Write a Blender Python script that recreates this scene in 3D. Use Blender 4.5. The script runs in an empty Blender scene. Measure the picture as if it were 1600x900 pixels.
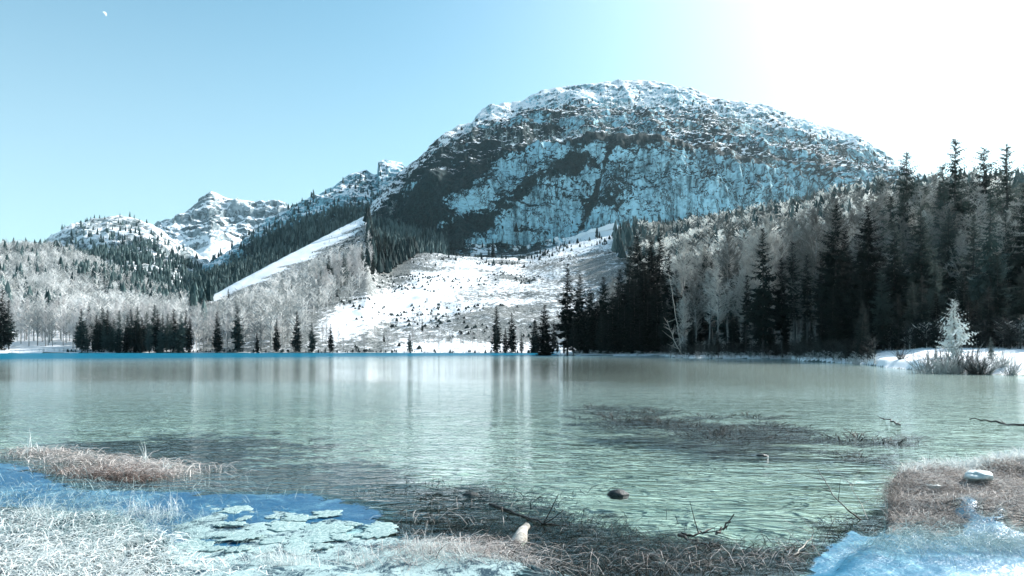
import bpy, math, random
import numpy as np
from math import radians, sin, cos, pi

# ------------------------------------------------------------------ camera, world, sun, exposure
S = bpy.context.scene
COL = S.collection
FL, HY, CZ = 1142.0, 546.0, 1.7          # focal length and horizon row in photo pixels, eye height in metres
cam = bpy.data.objects.new("camera", bpy.data.cameras.new("camera"))
COL.objects.link(cam)
cam.location = (0, 0, CZ)
cam.rotation_euler = (pi / 2, 0, 0)
cam.data.sensor_width = 36
cam.data.lens = 36 * FL / 1600
cam.data.shift_y = (HY - 450) / 1600
cam.data.clip_start = 0.05
cam.data.clip_end = 60000
S.camera = cam
SUN_AZ, SUN_EL = 55.0, 31.0
sd = (sin(radians(SUN_AZ)) * cos(radians(SUN_EL)), cos(radians(SUN_AZ)) * cos(radians(SUN_EL)), sin(radians(SUN_EL)))

W = bpy.data.worlds.new("World")
S.world = W
W.use_nodes = True
nt = W.node_tree
nt.nodes.clear()
def wn(t, **k):
    n = nt.nodes.new(t)
    for a, b in k.items(): setattr(n, a, b)
    return n
sky = wn("ShaderNodeTexSky", sky_type='NISHITA', sun_disc=False, sun_elevation=radians(SUN_EL),
         sun_rotation=radians(SUN_AZ), altitude=900, air_density=1.0, dust_density=1.0, ozone_density=1.0)
tint = wn("ShaderNodeMix", data_type='RGBA', blend_type='MULTIPLY')
tint.inputs[0].default_value = 1
tint.inputs[7].default_value = (0.42, 0.97, 0.94, 1)
nt.links.new(sky.outputs[0], tint.inputs[6])
# the wide white aureole of the hazy sky round the sun
geo = wn("ShaderNodeTexCoord")
dot = wn("ShaderNodeVectorMath", operation='DOT_PRODUCT')
dot.inputs[1].default_value = sd
nt.links.new(geo.outputs['Generated'], dot.inputs[0])
mr = wn("ShaderNodeMapRange", interpolation_type='LINEAR')
for i, v in ((1, 0.30), (2, 1.0), (3, 0.0), (4, 1.0)): mr.inputs[i].default_value = v
pw_ = wn("ShaderNodeMath", operation='POWER')
pw_.inputs[1].default_value = 4.3
nt.links.new(mr.outputs[0], pw_.inputs[0])
nt.links.new(dot.outputs['Value'], mr.inputs[0])
gl = wn("ShaderNodeMix", data_type='RGBA', blend_type='ADD')
gl.inputs[7].default_value = (10.5, 8.6, 7.8, 1)
nt.links.new(pw_.outputs[0], gl.inputs[0])
nt.links.new(tint.outputs[2], gl.inputs[6])
# pale haze low over the horizon, thinning upwards
sx = wn("ShaderNodeSeparateXYZ")
nt.links.new(geo.outputs['Generated'], sx.inputs[0])
hz = wn("ShaderNodeMapRange", interpolation_type='SMOOTHSTEP')
for i, v in ((1, 0.0), (2, 0.55), (3, 0.62), (4, 0.12)): hz.inputs[i].default_value = v
nt.links.new(sx.outputs[2], hz.inputs[0])
hm = wn("ShaderNodeMix", data_type='RGBA')
hm.inputs[7].default_value = (4.4, 5.3, 5.7, 1)
nt.links.new(hz.outputs[0], hm.inputs[0])
nt.links.new(gl.outputs[2], hm.inputs[6])
bg = wn("ShaderNodeBackground")
bg.inputs[1].default_value = 0.11
out = wn("ShaderNodeOutputWorld")
nt.links.new(hm.outputs[2], bg.inputs[0])
nt.links.new(bg.outputs[0], out.inputs[0])

sun = bpy.data.objects.new("sun", bpy.data.lights.new("sun", 'SUN'))
COL.objects.link(sun)
sun.data.energy = 5.0
sun.data.angle = radians(0.5)
sun.data.color = (1.0, 0.965, 0.93)
from mathutils import Vector
sun.rotation_euler = Vector(sd).to_track_quat('Z', 'Y').to_euler()
S.view_settings.view_transform = 'Standard'
S.view_settings.look = 'None'
S.view_settings.gamma = 1
S.view_settings.exposure = 0.92
S.render.engine = 'CYCLES'
S.cycles.use_denoising = True
S.cycles.max_bounces = 8
S.cycles.transparent_max_bounces = 16
S.cycles.volume_bounces = 1
S.cycles.caustics_reflective = False
S.cycles.caustics_refractive = False
HAZE = 0.000022

rng = np.random.default_rng(7)
random.seed(7)

# ------------------------------------------------------------------ noise
def _h(ix, iy, iz, seed):
    h = (ix * 374761393 + iy * 668265263 + iz * 2147483647 + seed * 1274126177) & 0xFFFFFFFF
    h = ((h ^ (h >> 13)) * 1274126177) & 0xFFFFFFFF
    h = ((h ^ (h >> 16)) * 2246822519) & 0xFFFFFFFF
    return ((h ^ (h >> 15)) & 0xFFFFFF) / float(0x800000) - 1.0
def vnoise(x, y, z=0.0, seed=0):
    x, y, z = np.broadcast_arrays(np.asarray(x, float), y, z)
    xi, yi, zi = np.floor(x).astype(np.int64), np.floor(y).astype(np.int64), np.floor(z).astype(np.int64)
    fx, fy, fz = x - xi, y - yi, z - zi
    fx, fy, fz = [f * f * f * (f * (f * 6 - 15) + 10) for f in (fx, fy, fz)]
    def L(dz):
        a = _h(xi, yi, zi + dz, seed); b = _h(xi + 1, yi, zi + dz, seed)
        c = _h(xi, yi + 1, zi + dz, seed); d = _h(xi + 1, yi + 1, zi + dz, seed)
        return (a + (b - a) * fx) * (1 - fy) + (c + (d - c) * fx) * fy
    l0 = L(0)
    if not np.any(fz): return l0
    return l0 + (L(1) - l0) * fz
def fbm(x, y, z=0.0, o=5, seed=0, g=0.5, ridged=False):
    s, a, f = 0.0, 1.0, 1.0
    n = 0.0
    for k in range(o):
        v = vnoise(np.asarray(x) * f + 17.3 * k, np.asarray(y) * f - 9.1 * k, np.asarray(z) * f + 3.7 * k, seed + k)
        if ridged: v = 1 - 2 * np.abs(v)
        s = s + a * v; n += a
        a *= g; f *= 2.03
    return s / n
def sst(a, b, x):
    t = np.clip((x - a) / (b - a), 0, 1)
    return t * t * (3 - 2 * t)
def curve(pts):
    p = np.array(pts, float)
    return lambda u: np.interp(u, p[:, 0], p[:, 1])
def scurve(pts, w=26):
    p = np.array(pts, float)
    return lambda u: sum(np.interp(np.asarray(u, float) + k * w, p[:, 0], p[:, 1]) for k in (-1.5, -1, -.5, 0, .5, 1, 1.5)) / 7
def px(x, y, D):                          # a point seen at photo pixel (x, y) at depth D
    return np.array(((x - 800) / FL * D, D, CZ + (HY - y) / FL * D))
def gp(x, y, z=0.0):                      # the point of the level z seen at photo pixel (x, y)
    D = (CZ - z) * FL / (y - HY)
    return (x - 800) / FL * D, D

# ------------------------------------------------------------------ mesh helpers
def mesh_np(name, V, F, mat=None, smooth=True, attrs=None):
    V = np.asarray(V, np.float32).reshape(-1, 3)
    F = np.asarray(F, np.int32)
    k = F.shape[1]
    me = bpy.data.meshes.new(name)
    me.vertices.add(len(V)); me.vertices.foreach_set("co", V.ravel())
    me.loops.add(F.size); me.loops.foreach_set("vertex_index", F.ravel())
    me.polygons.add(len(F))
    me.polygons.foreach_set("loop_start", np.arange(0, F.size, k, dtype=np.int32))
    me.polygons.foreach_set("loop_total", np.full(len(F), k, np.int32))
    me.polygons.foreach_set("use_smooth", np.full(len(F), smooth, bool))
    for n, a in (attrs or {}).items():
        at = me.attributes.new(n, 'FLOAT', 'POINT')
        at.data.foreach_set("value", np.asarray(a, np.float32).ravel())
    me.update(calc_edges=True)
    me.validate()
    if mat: me.materials.append(mat)
    return me
def link(name, me, parent=None, kind=None, label=None, cat=None, group=None, loc=None):
    o = bpy.data.objects.new(name, me)
    COL.objects.link(o)
    if parent: o.parent = parent
    if loc is not None: o.location = loc
    if kind: o["kind"] = kind
    if label: o["label"] = label
    if cat: o["category"] = cat
    if group: o["group"] = group
    return o
def grid_faces(nr, nc):
    i = np.arange(nr * nc).reshape(nr, nc)
    return np.stack([i[:-1, :-1], i[:-1, 1:], i[1:, 1:], i[1:, :-1]], -1).reshape(-1, 4)
class Acc:                                # collects pieces of one mesh
    def __init__(s): s.V = []; s.F = []; s.n = 0
    def add(s, V, F):
        V = np.asarray(V, float).reshape(-1, 3)
        s.V.append(V); s.F.append(np.asarray(F) + s.n); s.n += len(V)
    def mesh(s, name, mat, smooth=False): return mesh_np(name, np.concatenate(s.V), np.concatenate(s.F), mat, smooth)
def tube(acc, P, R, k=6):                 # tapered tube along points P with radii R
    P = np.asarray(P, float); R = np.asarray(R, float)
    T = np.gradient(P, axis=0); T /= np.linalg.norm(T, axis=1)[:, None] + 1e-9
    up = np.array((0.0, 0, 1)) if abs(T[0][2]) < 0.8 else np.array((1.0, 0, 0))
    A = np.cross(T, up); A /= np.linalg.norm(A, axis=1)[:, None] + 1e-9
    B = np.cross(T, A)
    th = np.arange(k) * 2 * pi / k
    V = P[:, None] + R[:, None, None] * (np.cos(th)[None, :, None] * A[:, None] + np.sin(th)[None, :, None] * B[:, None])
    n = len(P)
    i = np.arange(n * k).reshape(n, k); j = np.roll(i, -1, 1)
    a, b, c, d = i[:-1], j[:-1], j[1:], i[1:]
    F = np.concatenate([np.stack([a, b, c], -1).reshape(-1, 3), np.stack([a, c, d], -1).reshape(-1, 3)])
    acc.add(V, F)

# ------------------------------------------------------------------ materials
class M:
    def __init__(s, name):
        s.m = bpy.data.materials.new(name); s.m.use_nodes = True
        s.t = s.m.node_tree; s.t.nodes.clear()
        s.out = s.n("ShaderNodeOutputMaterial")
        s.tc = s.n("ShaderNodeTexCoord").outputs['Object']
        s.pos = s.n("ShaderNodeNewGeometry").outputs['Position']
    def n(s, t, **k):
        n = s.t.nodes.new(t)
        for a, b in k.items(): setattr(n, a, b)
        return n
    def put(s, v, i):
        if isinstance(v, bpy.types.NodeSocket): s.t.links.new(v, i)
        elif isinstance(v, tuple) and len(v) == 3 and i.type == 'RGBA': i.default_value = v + (1,)
        else: i.default_value = v
    def noise(s, sc, d=4, r=0.6, src=None, lac=2.0, st=None, dist=0):
        if st is not None:
            mp = s.n("ShaderNodeMapping"); s.put(src or s.pos, mp.inputs[0]); mp.inputs[3].default_value = st[0:3]
            if len(st) > 3: mp.inputs[2].default_value = (0, 0, st[3])
            src = mp.outputs[0]
        n = s.n("ShaderNodeTexNoise"); s.put(src or s.pos, n.inputs['Vector'])
        n.inputs['Scale'].default_value = sc; n.inputs['Detail'].default_value = d; n.inputs['Roughness'].default_value = r
        n.inputs['Distortion'].default_value = dist
        return n.outputs[0]
    def rng(s, v, a, b, c=0.0, d=1.0, smooth=True):
        n = s.n("ShaderNodeMapRange", interpolation_type='SMOOTHSTEP' if smooth else 'LINEAR')
        s.put(v, n.inputs[0])
        for i, x in zip((1, 2, 3, 4), (a, b, c, d)): n.inputs[i].default_value = x
        return n.outputs[0]
    def math(s, op, a, b=0.0, clamp=False):
        n = s.n("ShaderNodeMath", operation=op, use_clamp=clamp); s.put(a, n.inputs[0]); s.put(b, n.inputs[1]); return n.outputs[0]
    def mix(s, f, a, b):
        n = s.n("ShaderNodeMix", data_type='RGBA'); s.put(f, n.inputs[0]); s.put(a, n.inputs[6]); s.put(b, n.inputs[7]); return n.outputs[2]
    def attr(s, name): return s.n("ShaderNodeAttribute", attribute_name=name).outputs['Fac']
    def bump(s, h, dist, st=1.0, normal=None):
        n = s.n("ShaderNodeBump"); s.put(h, n.inputs['Height']); n.inputs['Distance'].default_value = dist; s.put(st, n.inputs['Strength'])
        if normal is not None: s.put(normal, n.inputs['Normal'])
        return n.outputs[0]
    def bsdf(s, color, rough=0.8, normal=None, spec=0.3, **k):
        n = s.n("ShaderNodeBsdfPrincipled"); s.put(color, n.inputs['Base Color']); s.put(rough, n.inputs['Roughness'])
        s.put(spec, n.inputs['Specular IOR Level'])
        for a, b in k.items(): s.put(b, n.inputs[a])
        if normal is not None: s.put(normal, n.inputs['Normal'])
        s.t.links.new(n.outputs[0], s.out.inputs[0]); return n
SNOW = (0.86, 0.88, 0.90)
def mat_mountain(name, rock_a=(0.025, 0.085, 0.105), rock_b=(0.36, 0.62, 0.71), sc=1.0):
    m = M(name)
    big = m.noise(0.012 / sc, 6, 0.62)
    streak = m.noise(1.0, 5, 0.66, st=(0.075 / sc, 0.075 / sc, 0.006 / sc))
    fine = m.noise(0.11 / sc, 6, 0.7)
    f = m.math('ADD', m.math('MULTIPLY', streak, 0.62), m.math('MULTIPLY', fine, 0.38))
    f = m.math('ADD', f, m.math('MULTIPLY', m.math('SUBTRACT', big, 0.5), 0.5))
    rock = m.mix(m.rng(f, 0.34, 0.60), rock_a, rock_b)  # light faces and dark cracks put relief shading into the rock colour
    cr = m.math('ABSOLUTE', m.math('SUBTRACT', m.noise(1.0, 6, 0.68, st=(0.022 / sc, 0.022 / sc, 0.010 / sc), dist=0.6), 0.5))
    rock = m.mix(m.rng(cr, 0.0, 0.028), (0.012, 0.028, 0.033), rock)
    cr2 = m.math('ABSOLUTE', m.math('SUBTRACT', m.noise(1.0, 4, 0.6, st=(0.012 / sc, 0.012 / sc, 0.045 / sc)), 0.5))
    rock = m.mix(m.rng(cr2, 0.0, 0.02, 0.45, 0.0), rock, (0.012, 0.028, 0.033))
    vn = m.noise(0.07 / sc, 5, 0.75)
    vg = m.rng(m.math('ADD', m.attr("veg"), m.math('MULTIPLY', m.math('SUBTRACT', vn, 0.5), 1.6)), 0.42, 0.56)
    c = m.mix(vg, rock, m.mix(m.rng(m.noise(0.3 / sc, 3), 0.35, 0.65), (0.001, 0.011, 0.014), (0.013, 0.043, 0.047)))
    sn = m.noise(0.05 / sc, 6, 0.75)
    sf = m.rng(m.math('ADD', m.attr("snow"), m.math('MULTIPLY', m.math('SUBTRACT', sn, 0.5), 1.5)), 0.47, 0.54)
    c = m.mix(sf, c, SNOW)
    m.bsdf(c, 0.85, m.bump(f, 5.0 * sc, 1.0), 0.15)
    return m.m
def mat_simple(name, a, b, sc=3.0, rough=0.85, bump=0.0, island=False, spec=0.25, **k):
    m = M(name)
    f = m.n("ShaderNodeNewGeometry").outputs['Random Per Island'] if island else m.rng(m.noise(sc, 4, 0.65, src=m.tc), 0.3, 0.7)
    m.bsdf(m.mix(f, a, b), rough, m.bump(m.noise(sc * 4, 4, src=m.tc), bump) if bump else None, spec, **k)
    return m.m
def mat_leaf(name, a, b, sc, trans=0.0):
    m = M(name)
    rnd = m.n("ShaderNodeObjectInfo").outputs['Random']
    if sc < 0.05: rnd = m.math('MULTIPLY', m.attr("tone"), 1.6)
    f = m.math('ADD', m.math('MULTIPLY', m.noise(sc, 3, 0.6, src=m.tc), 0.7), m.math('MULTIPLY', rnd, 0.35))
    c = m.mix(m.rng(f, 0.3, 0.75), a, b)
    p = m.bsdf(c, 0.8, None, 0.12)
    if trans:
        tr = m.n("ShaderNodeBsdfTranslucent"); m.put(c, tr.inputs[0])
        mx = m.n("ShaderNodeMixShader"); mx.inputs[0].default_value = trans
        m.t.links.new(p.outputs[0], mx.inputs[1]); m.t.links.new(tr.outputs[0], mx.inputs[2]); m.t.links.new(mx.outputs[0], m.out.inputs[0])
    return m.m
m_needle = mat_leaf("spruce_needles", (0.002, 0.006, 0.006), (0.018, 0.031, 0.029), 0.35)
m_needle_lit = mat_leaf("sunlit_spruce_needles", (0.015, 0.032, 0.03), (0.085, 0.125, 0.115), 0.35)  # lit copy of the dark needles, sunlight put into a paler colour
m_frost = mat_leaf("frosted_needles", (0.06, 0.09, 0.085), (0.66, 0.70, 0.68), 1.8)
m_bark = mat_simple("dark_bark", (0.03, 0.032, 0.03), (0.11, 0.11, 0.105), 2.5, bump=0.05)
m_pale_bark = mat_simple("pale_bark", (0.16, 0.155, 0.15), (0.42, 0.41, 0.39), 1.5, bump=0.03)
m_twig = mat_leaf("pale_bare_twigs", (0.19, 0.18, 0.165), (0.68, 0.665, 0.63), 0.25, 0.3)
m_twig_far = mat_leaf("far_bare_twigs", (0.30, 0.32, 0.315), (0.84, 0.83, 0.81), 0.02, 0.3)
m_twig_mid = mat_leaf("slope_bare_twigs", (0.10, 0.115, 0.11), (0.84, 0.84, 0.80), 0.03, 0.25)
m_far_con = mat_leaf("far_conifer_needles", (0.018, 0.042, 0.044), (0.095, 0.145, 0.142), 0.02)
m_far_dark = mat_leaf("far_dark_needles", (0.003, 0.014, 0.016), (0.024, 0.052, 0.053), 0.02)
m_far_larch = mat_leaf("far_larch_twigs", (0.05, 0.11, 0.115), (0.40, 0.51, 0.51), 0.02, 0.2)

# ------------------------------------------------------------------ ground sheet: lake bed, banks, shore slopes
shoreD = curve([(-900, 190), (-400, 290), (0, 335), (200, 352), (860, 352), (874, 215), (900, 197), (1035, 192), (1050, 150), (1120, 138), (1235, 132), (1255, 105), (1350, 84), (1368, 74),
                (1385, 68), (1420, 62), (1445, 55), (1600, 47), (1800, 36), (2600, 22)])
crestY = curve([(-900, 380), (-300, 392), (0, 402), (60, 402), (95, 404), (130, 418), (160, 434), (190, 448), (215, 460), (250, 478), (285, 486), (300, 479), (340, 460), (400, 427),
                (450, 400), (500, 374), (540, 353), (575, 337), (579, 356), (590, 384), (612, 398), (660, 398), (700, 402), (820, 404), (870, 390), (960, 371), (1000, 366), (1050, 375), (1150, 362),
                (1250, 345), (1300, 335), (1400, 325), (1600, 330), (2000, 350), (2600, 400)])
crestD = scurve([(-900, 700), (-300, 800), (0, 850), (95, 850), (130, 800), (160, 780), (190, 750), (215, 700), (250, 650), (285, 610), (300, 620), (340, 680), (400, 780), (450, 880), (500, 980),
                (540, 1080), (575, 1150), (588, 1140), (620, 1010), (700, 1000), (820, 1000), (870, 1050), (960, 1050), (1000, 1000), (1050, 900), (1150, 800), (1250, 700), (1300, 600), (1400, 500),
                (1600, 450), (2000, 400), (2600, 300)])
slopeD = scurve([(-900, 200), (-400, 300), (0, 338), (200, 354), (860, 356), (960, 345), (1040, 320), (1150, 270), (1250, 225), (1400, 170), (1600, 140), (2000, 110), (2600, 80)])
# the near bank: where the shore runs across the foreground (photo column -> photo row)
nearY = curve([(-400, 770), (0, 792), (150, 800), (260, 830), (300, 880), (560, 880), (600, 850), (700, 848), (800, 872), (900, 905), (1240, 905), (1300, 885), (1340, 862), (1376, 838), (1388, 806), (1382, 782), (1398, 768), (1440, 748), (1480, 750), (1520, 737), (1560, 732), (1600, 720), (2000, 690)])
def bump2(X, Y, cx, cy, rx, ry, a=0.0):
    ca, sa = cos(a), sin(a)
    dx, dy = (X - cx) * ca + (Y - cy) * sa, -(X - cx) * sa + (Y - cy) * ca
    return np.exp(-((dx / rx) ** 2 + (dy / ry) ** 2))
isl = gp(165, 730)
def ground_z(X, Y):
    X = np.asarray(X, float); Y = np.asarray(Y, float)
    Yc = np.maximum(Y, 0.5)
    u = np.clip(800 + FL * X / Yc, -900, 2600)
    Ds = shoreD(u) + 1.5 * fbm(u / 40.0, Yc * 0.0 + 3, o=4, seed=3) * (Yc / 150 + 0.3)
    Dc = crestD(u); zc = CZ + (HY - crestY(u)) / FL * Dc
    Dq = slopeD(u)
    t = np.clip((Y - Dq) / (Dc - Dq), 0, None)
    pw = 1.15 - 0.15 * sst(960, 1120, u)
    up = zc * np.minimum(t, 1) ** pw
    up = np.where(t > 1, zc - 0.35 * (Y - Dc), up)
    up = np.maximum(up, -30)
    tt = np.clip(t, 0, 1)
    rough = sst(0.02, 0.2, tt) * (1 - (0.75 - 0.45 * sst(620, 680, u) * sst(1000, 960, u)) * sst(0.8, 1.0, tt))
    scree = sst(560, 520, u) * sst(290, 330, u)
    up = up + rough * (7 * fbm(X / 90, Y / 90, o=6, seed=11) + 1.6 * fbm(X / 12, Y / 12, o=4, seed=12)) * (1 - 0.6 * scree)
    land = 0.55 * sst(0, 3.0, Y - Ds) + up + sst(4, 40, Y - Ds) * (1.2 + 0.5 * fbm(X / 7, Y / 7, o=3, seed=13))
    land = land + np.where(u > 1360, 0.25 * sst(0, 6, Y - Ds), 0)
    # near bank
    Dn = CZ * FL / (nearY(u) - HY) + (0.25 + 0.45 * sst(1340, 1400, u) * sst(1700, 1500, u)) * fbm(X * 1.5, Y * 1.5, o=4, seed=5)
    dn = np.where(Y > 1.0, Dn - Y, Dn)            # > 0 on the bank
    bank = 0.10 * sst(-0.1, 0.8, dn) + 0.05 * fbm(X * 1.1, Y * 1.1, o=4, seed=6) * sst(0, .5, dn)
    mound = sst(1365, 1400, u) * sst(-0.05, 0.35, dn) * (0.11 + 0.14 * fbm(X * 1.6, Y * 1.6, o=4, seed=8)) * sst(5.6, 7.2, Y)
    depth = -0.10 - 0.30 * sst(6, 16, Y) - 0.55 * sst(14, 45, Y) - 3.0 * sst(50, 200, Y)
    depth = depth * sst(-0.02, 1.0 + 0.15 * np.clip(Y - 6, 0, 20), -dn) 
    depth = depth + 0.05 * fbm(X / 1.3, Y / 1.3, o=4, seed=9) * sst(0, 2, -dn)
    depth = np.minimum(depth * 1.0, 0.4)
    shelf = sst(0, 14, Ds - Y)
    lake = depth * shelf - 0.03
    island = 0.115 * bump2(X, Y, isl[0], isl[1], 2.3, 0.7, -0.30) * (1 + 0.5 * fbm(X * 1.5, Y * 1.5, o=3, seed=31))
    lake = np.where(Y < 30, np.maximum(lake, lake + island * 1.9), lake)
    z = np.where(Y > Ds, land, np.where(dn > 0, bank + mound, lake))
    back = Y < 1.0
    return np.where(back, 0.12 + 0.03 * np.clip(1 - Y, 0, 4000) ** 0.9 * 0.5, z)
def mat_ground():
    m = M("ground_surface")
    snow, weed, brush, dry, frost = m.attr("snow"), m.attr("weed"), m.attr("brush"), m.attr("dry"), m.attr("frost")
    silt = m.mix(m.rng(m.noise(1.1, 5, 0.65), 0.3, 0.7), (0.25, 0.30, 0.27), (0.52, 0.56, 0.51))
    silt = m.mix(m.rng(m.noise(2.6, 5, 0.75), 0.56, 0.66), silt, (0.13, 0.16, 0.145))
    sp_ = m.n("ShaderNodeSeparateXYZ"); m.put(m.pos, sp_.inputs[0])
    silt = m.mix(m.rng(sp_.outputs[1], 30, 75), silt, (0.05, 0.09, 0.082))
    wn_ = m.noise(1.6, 7, 0.8)
    c = m.mix(m.rng(m.math('ADD', weed, m.math('MULTIPLY', m.math('SUBTRACT', wn_, 0.5), 2.8)), 0.4, 0.62), silt,
              m.mix(m.rng(m.noise(6, 5, 0.75), 0.4, 0.62), (0.006, 0.010, 0.009), (0.06, 0.068, 0.058)))
    c = m.mix(m.rng(dry, 0.3, 0.7), c, m.mix(m.rng(m.noise(14, 5, 0.75), 0.35, 0.65), (0.03, 0.027, 0.024), (0.26, 0.235, 0.215)))
    c = m.mix(m.rng(frost, 0.3, 0.7), c, m.mix(m.rng(m.noise(9, 6, 0.8), 0.46, 0.68), (0.006, 0.028, 0.04), (0.36, 0.48, 0.50)))
    c = m.mix(m.rng(m.math('ADD', snow, m.math('MULTIPLY', m.math('SUBTRACT', m.noise(1.5, 5, 0.7), 0.5), 0.5)), 0.4, 0.6), c, SNOW)
    bn = m.noise(0.24, 7, 0.82, st=(1, 0.55, 1))
    bf = m.rng(m.math('ADD', brush, m.math('MULTIPLY', m.math('SUBTRACT', bn, 0.5), 1.7)), 0.42, 0.56)
    c = m.mix(bf, c, m.mix(m.rng(m.noise(0.7, 4, 0.7), 0.35, 0.65), (0.02, 0.036, 0.036), (0.32, 0.33, 0.32)))
    rip = m.math('ABSOLUTE', m.math('SUBTRACT', m.noise(1.0, 3, 0.5, st=(1.3, 2.9, 1, 0.5), dist=1.2), 0.5))
    near = m.rng(sp_.outputs[1], 25, 45, 1.0, 0.0)
    nb = m.bump(m.rng(rip, 0.0, 0.16, 1.0, 0.0), 0.10, near)
    m.bsdf(c, 0.85, m.bump(m.noise(0.5, 6, 0.7), 0.25, 0.5, nb), 0.15)
    return m.m
front = np.linspace(-0.80, 0.86, 650)
side = np.linspace(0.86, 2 * pi - 0.80, 60)[1:]
AZ = np.concatenate([front, side])
RR = np.concatenate([[0.6, 1.2, 2.0, 3.0, 3.8], np.geomspace(4.4, 30, 105)[0:], np.geomspace(30, 420, 190)[1:], np.geomspace(420, 1300, 150)[1:], np.geomspace(1300, 16000, 18)[1:]])
A2, R2 = np.meshgrid(AZ, RR)
GX, GY = R2 * np.sin(A2), R2 * np.cos(A2)
GX = R2 * np.tan(np.clip(A2, -0.87, 0.87)) * (np.abs(A2) <= 0.87) + np.where(np.abs(A2) <= 0.87, 0, GX)
GY = np.where(np.abs(A2) <= 0.87, R2, GY)
sdm = (A2 > 0.87)
GX = np.where(sdm, R2 * 1.5 * np.sin(A2), GX); GY = np.where(sdm, R2 * 1.5 * np.cos(A2), GY)
GZ = ground_z(GX, GY)
u2 = np.clip(800 + FL * GX / np.maximum(GY, 0.5), -900, 2600)
Ds2 = shoreD(u2); t2 = np.clip((GY - slopeD(u2)) / (crestD(u2) - slopeD(u2)), 0, 2)
py2 = HY - FL * (GZ - CZ) / np.maximum(GY, 0.5)
a_snow = ((GY > Ds2) | (GY < 1)).astype(float)
# patches of dark plants and debris on the lake bed
def blob(cx, cy, rx, ry):
    X0, Y0 = gp(cx, cy); X1, _ = gp(cx + rx, cy); _, Ya = gp(cx, cy - ry); _, Yb = gp(cx, cy + ry)
    return np.exp(-(((GX - X0) / (X1 - X0)) ** 2 + ((GY - Y0) / (0.5 * (Ya - Yb))) ** 2))
a_weed = 0.72 * blob(270, 685, 280, 46) + 0.75 * blob(60, 695, 220, 46) + 0.95 * blob(400, 748, 260, 54) + 0.8 * blob(640, 770, 170, 45) + 1.1 * blob(820, 830, 240, 60) + 1.1 * blob(1120, 860, 220, 34) \
    + 0.5 * blob(1330, 830, 70, 50) + 0.3 * blob(1500, 690, 90, 20) + 0.45 * blob(1090, 665, 170, 18) + 0.3 * blob(520, 720, 100, 40)
a_weed = np.where(GY > 60, 0, a_weed)
a_dry = np.where((GZ > 0.02) & (GY < 20) & (GY > 1), 1.0, 0) * (sst(900, 1250, u2) + np.where(GY > 8.7, 1.0, 0)).clip(0, 1)
a_frost = np.where((GZ > -0.03) & (GY < 9) & (GY > 1) & (u2 < 900), 1.0, 0)
# brushwood and stumps on the cleared slope; bare on the open snow strips
strip1 = np.exp(-((py2 - (512 - (u2 - 520) * 0.40) + 8 * fbm(GX / 40, GY / 40, o=3, seed=22)) / 22) ** 2) * sst(480, 540, u2) * sst(790, 660, u2)
a_brush_and_shade = (0.57 - 0.05 * sst(560, 640, u2) * sst(900, 800, u2)) * sst(330, 470, u2) - 0.5 * strip1 + 0.38 * fbm(GX / 45, GY / 45, o=5, seed=21, g=0.6)
a_brush_and_shade = a_brush_and_shade * (1 - sst(0.1, 0, t2) * 0.4)
a_brush_and_shade = a_brush_and_shade - 0.30 * sst(0.78, 0.95, t2) * sst(780, 880, u2) * sst(1050, 980, u2)
a_brush_and_shade = a_brush_and_shade + 0.45 * sst(1000, 1060, u2)  # ground under the right wood darkened for the shade between its trees
a_brush_and_shade = a_brush_and_shade * sst(2, 7, GY - Ds2) 
a_brush_and_shade = np.where(u2 > 1360, a_brush_and_shade * sst(25, 45, GY - Ds2), a_brush_and_shade)
scr = sst(585, 560, u2) * sst(280, 300, u2) * sst(0.5, 0.72, t2)
a_brush_and_shade = a_brush_and_shade * (1 - scr) + scr * 0.02
band = (py2 - crestY(u2)) - (2 + 8 * sst(300, 420, u2) * sst(575, 520, u2)) + 16 * fbm(GX / 30, GY / 30, o=4, seed=24)
inb = sst(288, 320, u2) * sst(640, 600, u2) * (GY > Ds2 + 3)
a_brush_and_shade = a_brush_and_shade * (1 - inb) + inb * np.maximum(a_brush_and_shade, 0.62 * sst(-4, 12, band)) * np.where(u2 < 576, 1, 1)
a_brush_and_shade = np.where((u2 > 576) & (u2 < 640), np.maximum(a_brush_and_shade, 0.95 * sst(0.55, 0.7, t2)), a_brush_and_shade)
a_brush_and_shade = a_brush_and_shade - 0.45 * strip1 * inb
a_brush_and_shade = np.where(u2 < 300, 0.30 * (t2 > 0.02), a_brush_and_shade)
a_brush_and_shade = np.where(GY < 1, 0, a_brush_and_shade)
nr, nc = GX.shape
F = grid_faces(nr, nc)
wrap = np.stack([np.arange(nr - 1) * nc + nc - 1, np.arange(nr - 1) * nc, np.arange(1, nr) * nc, np.arange(1, nr) * nc + nc - 1], -1)
F = np.concatenate([F, wrap])
GP = np.stack([GX, GY, GZ], -1)
me = mesh_np("ground", GP, F, mat_ground(), True, dict(snow=a_snow, weed=a_weed, brush=a_brush_and_shade, dry=a_dry, frost=a_frost))
link("ground", me, kind="structure")

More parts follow.
